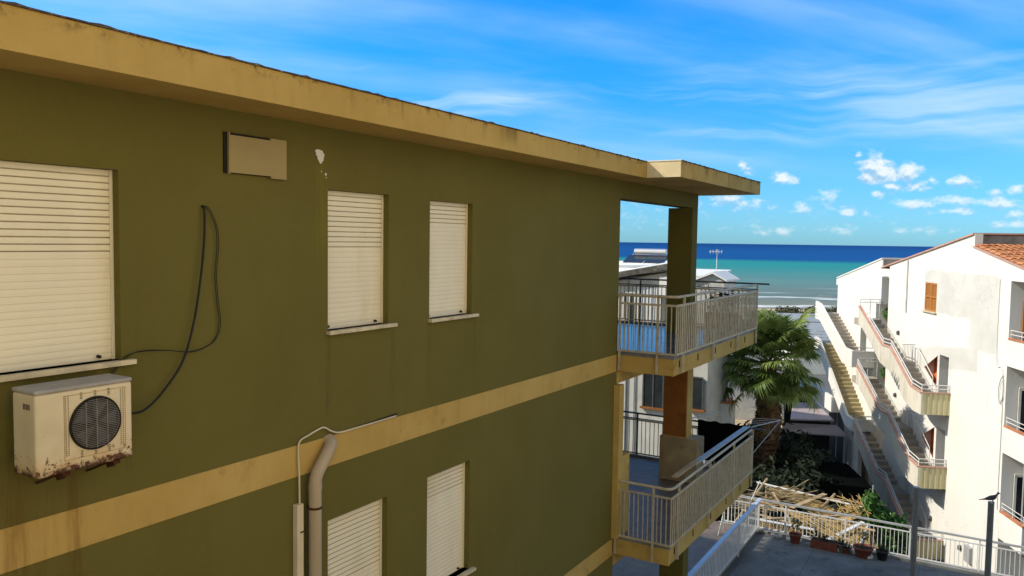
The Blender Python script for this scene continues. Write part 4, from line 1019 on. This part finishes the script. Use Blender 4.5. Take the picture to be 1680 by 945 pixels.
# water heater on its roof
wh = thing('solar_water_heater', 'solar water heater with silver tank and dark panels on the white roof', 'water heater', (36.2, 13.2, -1.0))
g = MB(); g.tube([(36.2, 14.9, -.45), (36.2, 13.3, -.45)], .15, 16); g.build('tank', M['steel'], wh)
for y in (14.65, 13.6):
    g = MB(); g.prism([(35.3, -.98), (36.1, -.65), (36.1, -.61), (35.3, -.94)], y - .5, y + .5, 'y'); g.build('solar_panel', M['solar'], wh)
g = MB()
for y in (15.0, 14.1, 13.2): g.tube([(36.2, y, -1.0), (36.2, y, -.55)], .02, 6); g.tube([(36.2, y, -.6), (35.3, y, -1.0)], .02, 6)
g.build('frame', M['steel'], wh)
# second neighbour nearer the beach
n2 = thing('gabled_house', 'low white house with small gable and antenna beyond the neighbouring house', 'house', (47, 16, -14))
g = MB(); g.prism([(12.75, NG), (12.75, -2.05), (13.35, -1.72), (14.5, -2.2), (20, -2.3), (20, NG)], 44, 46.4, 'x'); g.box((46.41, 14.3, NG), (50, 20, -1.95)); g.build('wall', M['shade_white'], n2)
g = MB(); g.prism([(12.55, -2.02), (13.37, -1.58), (14.6, -2.1), (14.6, -2.2), (13.37, -1.7), (12.55, -2.12)], 43.8, 46.39, 'x'); g.build('gable_roof', M['roof_white'], n2)
g = MB(); g.prism([(46.42, -1.9), (50.2, -1.66), (50.2, -1.78), (46.42, -2.02)], 14.1, 20.2, 'y'); g.build('roof', M['roof_white'], n2)
an = thing('roof_antenna', 'television antenna on a thin mast on the low white house', 'antenna', (47, 14.1, -1.8))
g = MB(); g.tube([(47, 14.1, -1.8), (47, 14.1, -.35)], .022, 6); g.build('mast', M['rail_white'], an)
g = MB(); g.tube([(46.8, 14.45, -.5), (47.1, 13.85, -.5)], .018, 5)
for t in (0, .25, .5, .75, 1):
    p = Vector((46.8, 14.45, -.5)).lerp(Vector((47.1, 13.85, -.5)), t); g.tube([p - Vector((.25, .12, 0)), p + Vector((.25, .12, 0))], .014, 5); g.tube([p - Vector((0, 0, .12)), p + Vector((0, 0, .12))], .012, 5)
g.build('aerial', M['rail_white'], an)
# terrace wall with tiled cap, dark window beside it
gw = thing('garden_wall', 'pale low terrace wall with terracotta cap below the palm', 'wall', (34, 10, NG))
g = MB(); g.box((34, 9.36, NG), (34.2, 10.9, -6.95)); g.box((34.201, 9.36, NG), (34.6, 9.56, -6.95)); g.build('panel', M['white_plain'], gw)
g = MB(); g.box((33.96, 9.3, -6.949), (34.24, 9.9, -6.88)); g.box((34.241, 9.3, -6.9485), (34.65, 9.62, -6.88)); g.lathe([(.0, -6.88), (.12, -6.88), (.1, -6.7), (0, -6.66)], (34.1, 9.45, 0), 8); g.build('cap', M['terracotta'], gw)
g = MB(); g.box((34.02, 9.92, -6.949), (34.18, 10.1, -5.0)); g.build('pillar', M['white_plain'], gw)
# sunlit wall along the lane
lw = thing('lane_wall', 'long sunlit cream wall along the sandy lane behind the palm trunk', 'wall', (55, -6, NG), 'G')
g = MB(); g.box((57, -12.9, NG), (57.25, 8, -9.9)); g.build('panel', M['white_plain'], lw)
g = MB(); g.box((56.95, -12.95, -9.899), (57.3, 8, -9.8)); g.build('cap', M['sill'], lw)
# sheds with pale sheet roofs
sh = thing('garden_shed', 'low shed with pale flat sheet roof between the palm and the white stairs', 'shed', (46, 8, NG))
def gp(a, n, z): return AV * a + NV * n + Vector((0, 0, z))
g = MB(); P = [(43.1, 8.75), (44.1, 6.75), (48.4, 8.4), (47.8, 9.6)]
g.prism(P, -9.28, -9.2, 'z'); g.build('roof', M['lilac'], sh)
g = MB(); g.prism([(43.3, 8.7), (44.2, 6.95), (48.2, 8.5), (47.7, 9.4)], NG, -9.29, 'z'); g.build('wall', M['shed_dark'], sh)
lt = thing('lean_to', 'pale sloping lean-to roof in front of the garden shed', 'lean-to', (43, 7.5, NG))
g = MB(); v = [(42.9, 9.3, -9.9), (43.9, 6.0, -9.9), (44.15, 6.6, -9.45), (43.15, 8.95, -9.45)]
g.idx(v + [(x, y, z - .06) for x, y, z in v], [(0, 1, 2, 3), (4, 5, 6, 7)] + [(i, (i + 1) % 4, 4 + (i + 1) % 4, 4 + i) for i in range(4)]); g.build('roof', M['lilac'], lt)
g = MB()
for (x, y) in ((42.95, 9.1), (43.85, 6.15)): g.box((x - .05, y - .05, NG), (x + .05, y + .05, -9.96))
g.build('posts', M['rail_grey'], lt)
cn = thing('carport', 'small white topped carport with dark opening behind the shed', 'carport', (52, 9.5, NG))
g = MB(); g.prism([(49.3, 10.4), (49.7, 8.6), (52, 9.3), (51.6, 11)], -8.75, -8.5, 'z'); g.build('roof', M['roof_white'], cn)
g = MB(); g.prism([(50.5, 10.6), (50.9, 8.95), (51.9, 9.3), (51.6, 10.9)], NG, -8.76, 'z'); g.build('back_wall', M['dark'], cn)
g = MB(); g.box((49.62, 8.68, NG), (49.72, 8.78, -8.76)); g.build('post', M['roof_white'], cn)
g = MB()
# flat roofed building and scrub towards the beach
fb = thing('beach_building', 'low pale building with flat grey roof near the beach', 'building', (95, -23, -14.5), 'G')
g = MB(); g.box((82, -34, -14.5), (100, -18.5, -9.75)); g.build('wall', M['white_plain'], fb)
g = MB(); g.box((81.8, -34.2, -9.749), (100.2, -18.3, -9.5)); rf2 = g.build('roof', M['roof_grey'], fb)
g = MB()
for i in range(24): g.tube([(82, -33.5 + i * .62, -9.5), (82, -33.5 + i * .62, -8.9)], .03, 4)
for z in (-8.9, -9.2): g.tube([(82, -33.5, z), (82, -19.0, z)], .03, 4)
g.build('railing', M['rail_grey'], fb)
fb2 = thing('seafront_building', 'long low grey building with flat roof behind the coastal scrub', 'building', (130, -32, -14.5), 'G')
g = MB(); g.box((122, -60, -15), (136, -27, -11.6)); g.build('wall', M['concrete'], fb2)
g = MB(); g.box((121.8, -60.2, -11.599), (136.2, -26.8, -11.4)); g.build('roof', M['roof_grey'], fb2)
sv = [(165, -36, 2.4), (164, -41, 2.8), (166, -46, 2.5), (163, -51, 2.1), (165, -31, 1.5), (167, -57, 2.4)]
for i, (a, n, h) in enumerate(sv):
    t = thing('coastal_bush', ['round grey green bush on the sand left of centre of the scrub row', 'tallest grey green bush in the scrub row by the beach', 'broad grey green bush right of the tallest one by the beach', 'low bush near the white stair top by the beach', 'smallest bush at the left end of the scrub row', 'bush at the far right end of the scrub row'][i], 'bush', (a, n, -14.8), 'G', 'scrub along the beach')
    g = MB(); leaf_cloud(g, (a, n, -14.8 + h * .45), (2.5, 3.6, h * .62), 800, .34, i, .5); g.build('leaves', M['leaf_dry'], t, fix=False)
    g = MB(); g.tube([(a, n, -15), (a, n, -14.2)], .1, 5); g.build('stem', M['wood'], t)

# ================================================================== COURTYARD FENCE AND WHAT STANDS ALONG IT
fn = thing('metal_fence', 'long white barred courtyard fence with double top rail', 'fence', (22.5, 0, -8.1))
FX = 22.5
g = MB(); bars(g, (FX, 6.3, 0), (FX, -7, 0), -8.0, -7.36, .098, .016, .014, .004)
for z in (-8.0, -7.36): g.bar((FX, 6.3, z), (FX, -7, z), .025, .03)
g.build('balusters', M['rail_white'], fn)
g = MB(); g.bar((FX, 6.3, -7.2), (FX, -7, -7.26), .06, .045); g.build('handrail', M['rail_grey'], fn)
for y in (6.2, 4.6, 3.05, 1.5, -.05, -1.6, -3.1):
    g = MB(); g.box((FX - .02, y - .02, -8.1), (FX + .02, y + .02, -7.22)); g.build('post', M['rail_white'], fn)
g = MB(); g.box((22.36, -8, -8.099), (22.6, 6.3, -8.03)); g.build('kerb', M['concrete'], fn)

P1, P2 = (20.4, 1.27), (20.0, -.215)
for (x, y), ht, lab in ((P1, 2.5, 'grey metal post standing in the courtyard below the lower stair landing'), (P2, 2.53, 'grey metal post with a dove on top')):
    t = thing('metal_post', lab, 'post', (x, y, -8.1), group='grey posts in the courtyard')
    g = MB(); g.tube([(x, y, -8.1), (x, y, -8.1 + ht)], .062, 14); g.build('shaft', M['post'], t)
    g = MB(); g.tube([(x, y, -8.1 + ht), (x, y, -8.1 + ht + .02)], .066, 14); g.build('cap', M['rail_grey'], t)
    g = MB(); g.tube([(x, y, -8.095), (x, y, -8.075)], .12, 14); g.build('base_plate', M['rail_grey'], t)
# dove perched on the right post, facing away from the sea's left: body, head, tail in one mesh
dv = thing('dove', 'dove perched on the right grey post looking right', 'bird', (P2[0], P2[1], -5.55))
bz = -5.55; fw = Vector((.35, -.94, 0)).normalized(); o_ = Vector((P2[0], P2[1], bz))
g = MB(); prof = [(-.25, .035, .012, .006), (-.2, .042, .02, .008), (-.13, .055, .026, .018), (-.08, .072, .042, .036), (-.02, .088, .055, .052), (.04, .1, .055, .055), (.085, .125, .04, .046), (.105, .165, .026, .03), (.115, .195, .027, .028), (.135, .205, .026, .027), (.153, .2, .014, .014), (.178, .19, .004, .004)]
sdv = Vector((0, 0, 1)).cross(fw); vs = []
for (x, z, w_, h_) in prof:
    for k in range(12):
        t = 2 * math.pi * k / 12; vs.append(o_ + fw * x + sdv * (w_ * math.cos(t)) + Vector((0, 0, z + h_ * math.sin(t))))
n_ = len(prof); g.idx(vs, [(i * 12 + k, i * 12 + (k + 1) % 12, (i + 1) * 12 + (k + 1) % 12, (i + 1) * 12 + k) for i in range(n_ - 1) for k in range(12)], True)
for s_ in (-1, 1):
    a = o_ + fw * .03 + sdv * (.02 * s_) + Vector((0, 0, .06)); g.tube([a, a - Vector((0, 0, .062))], .006, 5); b = a - Vector((0, 0, .058))
    for dd_ in (-.4, 0, .4): g.tube([b, b + (fw + sdv * dd_).normalized() * .03], .004, 4)
g.build('body', M['feather'], dv)

pots = [(22.1, 4.25, .16, .26, 'pot', 'dry bushy plant in a dark clay pot by the courtyard fence', 0), (22.12, 3.5, .3, .2, 'pot', 'wide brown trough planter by the courtyard fence', 1), (22.1, 2.95, .1, .14, 'pot', 'small clay pot between the trough and the larger red pot', 2),
        (22.1, 2.55, .24, .26, 'pot', 'large red clay pot with a spindly plant by the fence', 0), (22.15, 2.1, .15, .24, 'pot_black', 'black plastic pot at the right end of the pot row', 2), (22.2, 3.1, .13, .2, 'concrete', 'pale square planter pot between trough and red pot', 2)]
for i, (x, y, r, h, mm, lab, kind) in enumerate(pots):
    t = thing('flower_pot', lab, 'flower pot', (x, y, -8.1), group='pots along the courtyard fence')
    g = MB()
    if kind == 1: g.box((x - .14, y - .33, -8.1), (x + .14, y + .33, -7.88))
    else: g.lathe([(r * .7, -8.1), (r * .95, -8.1 + h * .85), (r * 1.06, -8.1 + h * .86), (r * 1.06, -8.1 + h), (r * .9, -8.1 + h), (r * .88, -8.1 + h * .9)], (x, y, 0), 16)
    g.build('pot', M[mm], t)
    g = MB(); g.lathe([(0, -8.1 + h * .9), (r * .9, -8.1 + h * .9)], (x, y, 0), 12) if kind != 1 else g.box((x - .12, y - .31, -7.878), (x + .12, y + .31, -7.872)); g.build('soil', M['soilpot'], t)
    g = MB(); random.seed(i + 60)
    for _ in range(5): twig(Vector((x + random.uniform(-.06, .06), y + random.uniform(-.06, .06), -8.1 + h * .9)), Vector((random.uniform(-.4, .4), random.uniform(-.4, .4), 1)).normalized(), .2 if kind == 0 else .08, .008, 2)
    leaf_cloud(g, (x, y, -8.1 + h + (.28 if kind == 0 else .06)), (.2, .2, .22 if kind == 0 else .08), 150 if kind == 0 else 50, .03, i)
    g.build('plant', M['leaf_dry'] if kind == 0 else M['leaf_dark'], t, fix=False)

rn = random.Random(12)
for i in range(9):
    y = 4.75 - i * .3 + rn.uniform(-.08, .08); x = 22.2 + rn.uniform(-.12, .05); g = MB(); a_ = rn.uniform(0, 3)
    pts = [(x + (.11 + rn.uniform(-.03, .05)) * math.cos(a_ + t), y + (.13 + rn.uniform(-.03, .05)) * math.sin(a_ + t)) for t in (0, 1.2, 2.3, 3.5, 4.9)]
    g.prism(pts, -8.099, -8.06 + rn.uniform(0, .05), 'z'); solo(g.build('broken_stone', M['white_plain'] if i % 3 else M['concrete'], bevel=.006), 'broken pale stone slab lying among the pots at the foot of the courtyard fence', 'stone', 'broken slabs among the pots')
# drying rack at the end of the ground terrace
dr = thing('drying_rack', 'folding white clothes drying rack at the end of the ground terrace', 'drying rack', (21.4, 5.7, -8.0))
g = MB()
for y in (5.45, 6.1):
    g.tube([(21.2, y, -8.0), (21.7, y - .1, -7.0), (21.75, y - .3, -6.45)], .016, 6); g.tube([(21.75, y, -8.0), (21.2, y - .1, -7.1)], .016, 6)
g.tube([(21.2, 5.45, -7.6), (21.2, 6.1, -7.6)], .014, 6); g.build('frame', M['rail_white'], dr)
g = MB()
for i in range(6): g.tube([(21.2 + i * .1, 5.3, -7.08 + i * .02), (21.2 + i * .1, 6.1, -7.08 + i * .02)], .007, 5)
g.build('wires', M['rail_white'], dr)

# ruined reed roof just below the fence, in a patch of sun
pg = thing('reed_pergola', 'collapsed pergola of poles below the courtyard fence', 'pergola', (25.5, 4.5, NG))
for (p, q) in (((23.2, 6.5, -8.35), (23.2, 2.6, -8.5)), ((25.2, 6.6, -8.25), (25.2, 2.6, -8.4)), ((27.4, 6.6, -8.2), (27.4, 2.4, -8.5)), ((23.0, 6.2, -8.3), (28.0, 6.4, -8.2)), ((23.0, 4.5, -8.3), (28.2, 4.2, -8.4)), ((23.0, 2.8, -8.4), (27.8, 2.9, -8.5))):
    g = MB(); g.tube([p, q], .04, 8); g.build('beam', M['rail_white'] if p[0] > 27 or p[1] == 2.8 else M['wood'], pg)
for (x, y) in ((23.3, 6.2), (23.3, 2.8), (27.6, 6.3), (27.4, 2.8)):
    g = MB(); g.tube([(x, y, NG), (x, y, -8.35)], .05, 8); g.build('post', M['wood'], pg)
random.seed(8)
def reed_mat_(c, w, l, yaw, tilt, roll, lab, sag=.15):
    g = MB(); n = int(w / .022); A_ = Matrix.Rotation(yaw, 3, 'Z') @ Matrix.Rotation(tilt, 3, 'Y') @ Matrix.Rotation(roll, 3, 'X'); C_ = Vector(c)
    for i in range(n):
        y = -w / 2 + w * i / n + random.uniform(-.008, .008); l0, l1 = -l / 2 + random.uniform(-.12, .12), l / 2 + random.uniform(-.2, .12)
        if random.random() < .06: continue
        pts = [C_ + A_ @ Vector((x, y, -sag * math.cos(math.pi * x / l) * math.cos(math.pi * y / w) + .03 * math.sin(y * 9))) for x in (l0, l0 * .33 + l1 * .0, l1 * .33, l1)]
        g.tube(pts, .0105, 4, False)
    for x in (-l * .35, 0, l * .35): g.tube([C_ + A_ @ Vector((x, y, -sag * math.cos(math.pi * x / l) * math.cos(math.pi * y / w) + .03 * math.sin(y * 9) + .012)) for y in [(-.5 + k / 8) * w for k in range(9)]], .006, 4)
    solo(g.build('reed_mat', M['reed'], fix=False), lab, 'reed mat', 'torn reed mats on the collapsed pergola')
reed_mat_((24.0, 5.3, -8.52), 1.7, 1.9, .1, .12, .1, 'torn golden reed mat at the left, sagging behind the fence')
reed_mat_((25.0, 3.4, -8.60), 1.5, 2.0, .35, -.1, -.05, 'torn reed mat at the right beside the leafy green shrub')
reed_mat_((27.0, 5.0, -8.42), 1.9, 1.6, -.2, .15, .22, 'folded reed mat farthest from the fence with a raised edge')
reed_mat_((26.6, 3.6, -8.47), 1.3, 1.5, .8, .2, -.2, 'small crumpled reed mat lying askew over the pergola beams')
for i, (p, q, w, lab) in enumerate((((23.4, 5.6, -8.1), (25.6, 3.2, -8.15), .1, 'pale plank lying diagonally across the reed mats'), ((24.0, 6.2, -8.1), (23.6, 3.0, -8.25), .09, 'long pale plank parallel to the fence on the reed mats'), ((26.2, 5.9, -8.0), (26.9, 3.3, -8.15), .08, 'thin plank on the far reed mat'), ((23.2, 4.4, -8.2), (25.8, 5.7, -7.95), .07, 'slender pole crossing over the diagonal plank'), ((23.3, 3.9, -8.33), (23.5, 2.4, -8.42), .1, 'short white board edge on the pergola beside the teal sheet'))):
    g = MB(); g.bar(p, q, w, .03); solo(g.build('plank', M['wood'] if i != 4 else M['white_plain'], bevel=.004), lab, 'plank', 'loose planks on the pergola')
g = MB(); g.prism([(23.0, 4.1), (23.05, 2.5), (23.09, 2.5), (23.04, 4.1)], -10.2, -8.5, 'z'); solo(g.build('teal_sheet', M['teal']), 'teal sheet standing below the pergola edge behind the fence', 'sheet')
g = MB(); g.prism([(24.1, 6.9), (23.2, 6.7), (23.2, 5.4), (24.1, 5.4)], -9.0, -8.9, 'z'); solo(g.build('shed_roof', M['teal']), 'pale teal shed roof beyond the drying rack', 'shed roof')

for i, (c, L_, yaw, lab) in enumerate((((23.9, 4.2, -8.2), 1.6, .9, 'untidy bundle of loose reeds nearest the flower pots'), ((25.9, 5.4, -8.12), 1.8, 2.2, 'untidy bundle of loose reeds on the far left mat'), ((26.4, 3.2, -8.2), 1.5, .2, 'untidy bundle of loose reeds beside the bright green shrub'), ((24.6, 5.9, -8.15), 1.5, 1.5, 'untidy bundle of loose reeds at the drying rack end'))):
    g = MB(); rn = random.Random(i + 30)
    for _ in range(22):
        a_ = yaw + rn.gauss(0, .35); d_ = Vector((math.cos(a_), math.sin(a_), rn.gauss(0, .1))); o_c = Vector(c) + Vector((rn.gauss(0, .28), rn.gauss(0, .28), rn.uniform(0, .16))); l_ = L_ * rn.uniform(.35, .6)
        g.tube([o_c - d_ * l_, o_c + Vector((0, 0, rn.uniform(-.05, .08))), o_c + d_ * l_], .012, 4, False)
    solo(g.build('reed_bundle', M['reed_pale'] if i % 2 else M['reed'], fix=False), lab, 'reeds', 'loose reeds on the pergola')
for i, (p, q, w, lab) in enumerate((((23.1, 6.0, -8.0), (23.5, 4.0, -8.12), .14, 'white board end resting on the left pergola beam'), ((24.8, 4.9, -8.02), (26.9, 4.3, -8.05), .16, 'broad pale board across the middle of the reed mats'), ((23.15, 3.7, -8.3), (24.9, 2.9, -8.1), .12, 'white board leaning at the right pergola corner'))):
    g = MB(); g.bar(p, q, w, .025); solo(g.build('plank', M['wood'] if i == 1 else M['rail_white'], bevel=.004), lab, 'plank', 'loose planks on the pergola')
# shrubs and the dark thicket of the garden
def bush(name, lab, cat, base, frame, blobs, m, size, group=None, stem=True):
    t = thing(name, lab, cat, base, frame, group); g = MB()
    for i, (c, r, n) in enumerate(blobs): leaf_cloud(g, c, r, n, size, i * 3 + int(abs(base[0]) * 7), .3)
    g.build('leaves', m, t, fix=False)
    if stem:
        g = MB()
        for i, (c, r, n) in enumerate(blobs): g.tube([(base[0], base[1], base[2]), ((base[0] + c[0]) / 2, (base[1] + c[1]) / 2, (base[2] + c[2]) / 2 - .1), c], [.05, .035, .015], 6)
        g.build('stems', M['bark'], t)
    return t
bush('leafy_shrub', 'bright green leafy shrub behind the courtyard fence', 'shrub', (26.2, 2.55, -10.6), 'W', [((26.2, 2.7, -8.25), (.5, .55, .55), 420), ((26.3, 2.2, -8.5), (.5, .5, .5), 380), ((26.0, 2.85, -7.75), (.3, .28, .4), 200), ((26.4, 1.9, -8.8), (.4, .4, .4), 240), ((26.2, 2.4, -9.2), (.6, .6, .7), 420)], M['leaf'], .11)
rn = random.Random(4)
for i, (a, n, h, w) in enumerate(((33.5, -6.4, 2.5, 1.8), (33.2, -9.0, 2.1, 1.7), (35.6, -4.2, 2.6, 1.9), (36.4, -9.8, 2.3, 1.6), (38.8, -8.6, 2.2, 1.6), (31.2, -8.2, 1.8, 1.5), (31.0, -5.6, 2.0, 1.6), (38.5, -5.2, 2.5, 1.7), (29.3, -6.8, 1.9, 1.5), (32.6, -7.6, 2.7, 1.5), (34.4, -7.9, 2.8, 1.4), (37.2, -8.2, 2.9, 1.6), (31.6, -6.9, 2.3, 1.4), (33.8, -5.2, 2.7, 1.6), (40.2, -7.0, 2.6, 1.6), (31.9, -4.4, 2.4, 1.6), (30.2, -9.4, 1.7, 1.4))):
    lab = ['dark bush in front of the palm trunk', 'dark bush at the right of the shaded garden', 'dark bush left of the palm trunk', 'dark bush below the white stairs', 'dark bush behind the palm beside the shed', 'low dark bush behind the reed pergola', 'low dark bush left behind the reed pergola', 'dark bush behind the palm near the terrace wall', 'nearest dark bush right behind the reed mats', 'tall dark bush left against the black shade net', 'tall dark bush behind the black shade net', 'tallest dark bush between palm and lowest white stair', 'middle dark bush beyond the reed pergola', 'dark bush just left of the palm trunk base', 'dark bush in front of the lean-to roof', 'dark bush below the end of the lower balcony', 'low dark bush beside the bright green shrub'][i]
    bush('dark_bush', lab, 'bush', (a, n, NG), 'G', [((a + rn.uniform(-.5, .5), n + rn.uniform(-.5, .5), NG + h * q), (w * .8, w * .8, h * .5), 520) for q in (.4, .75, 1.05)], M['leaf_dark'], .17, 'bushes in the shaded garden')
# black shade net over a frame
sn = thing('shade_net', 'black shade net draped over a frame in the dark garden', 'shade net', (33.5, -9.6, NG), 'G')
g = MB(); vs = []
for i in range(13):
    for j in range(9):
        u, v = i / 12, j / 8; a, n = 32.3 + 3.4 * u, -10.5 + 2.4 * v
        vs.append((a, n, NG + 2.9 + .12 * math.sin(u * 9) * math.sin(v * 7) + .1 * v))
g.idx(vs, [(i * 9 + j, (i + 1) * 9 + j, (i + 1) * 9 + j + 1, i * 9 + j + 1) for i in range(12) for j in range(8)], True)
for j in range(8): g.face([vs[j], vs[j + 1], (vs[j + 1][0], vs[j + 1][1], NG), (vs[j][0], vs[j][1], NG)])
for i in range(12): g.face([vs[i * 9], vs[(i + 1) * 9], (vs[(i + 1) * 9][0], vs[(i + 1) * 9][1], NG), (vs[i * 9][0], vs[i * 9][1], NG)])
g.build('netting', M['black_net'], sn, fix=False)
g = MB()
for (a, n) in ((32.3, -10.5), (32.3, -8.1), (35.7, -10.5), (35.7, -8.1)): g.tube([(a, n, NG), (a, n, NG + 3.0)], .03, 6)
g.build('poles', M['rail_grey'], sn)
# spiky yucca in front of the lean-to
yc = thing('yucca', 'dark spiky yucca in front of the lean-to roof', 'plant', (40.5, 7.4, NG))
g = MB(); rn = random.Random(2)
for i in range(70):
    az_, e_ = i * 2.4, R(75 - 95 * (i / 70)); d = Vector((math.cos(az_) * math.cos(e_), math.sin(az_) * math.cos(e_), math.sin(e_))); p = Vector((40.5, 7.4, -9.7)); l = rn.uniform(.5, .75); s_ = d.cross(Vector((0, 0, 1))).normalized() * .025
    g.face([p - s_, p + s_, p + d * l * .6 + s_ - Vector((0, 0, .02)), p + d * l - Vector((0, 0, .09)), p + d * l * .6 - s_ - Vector((0, 0, .02))])
g.build('leaves', M['leaf_dark'], yc, fix=False)
g = MB(); g.tube([(40.5, 7.4, NG), (40.52, 7.38, -11), (40.5, 7.4, -9.65)], [.12, .1, .09], 8); g.build('trunk', M['bark'], yc)
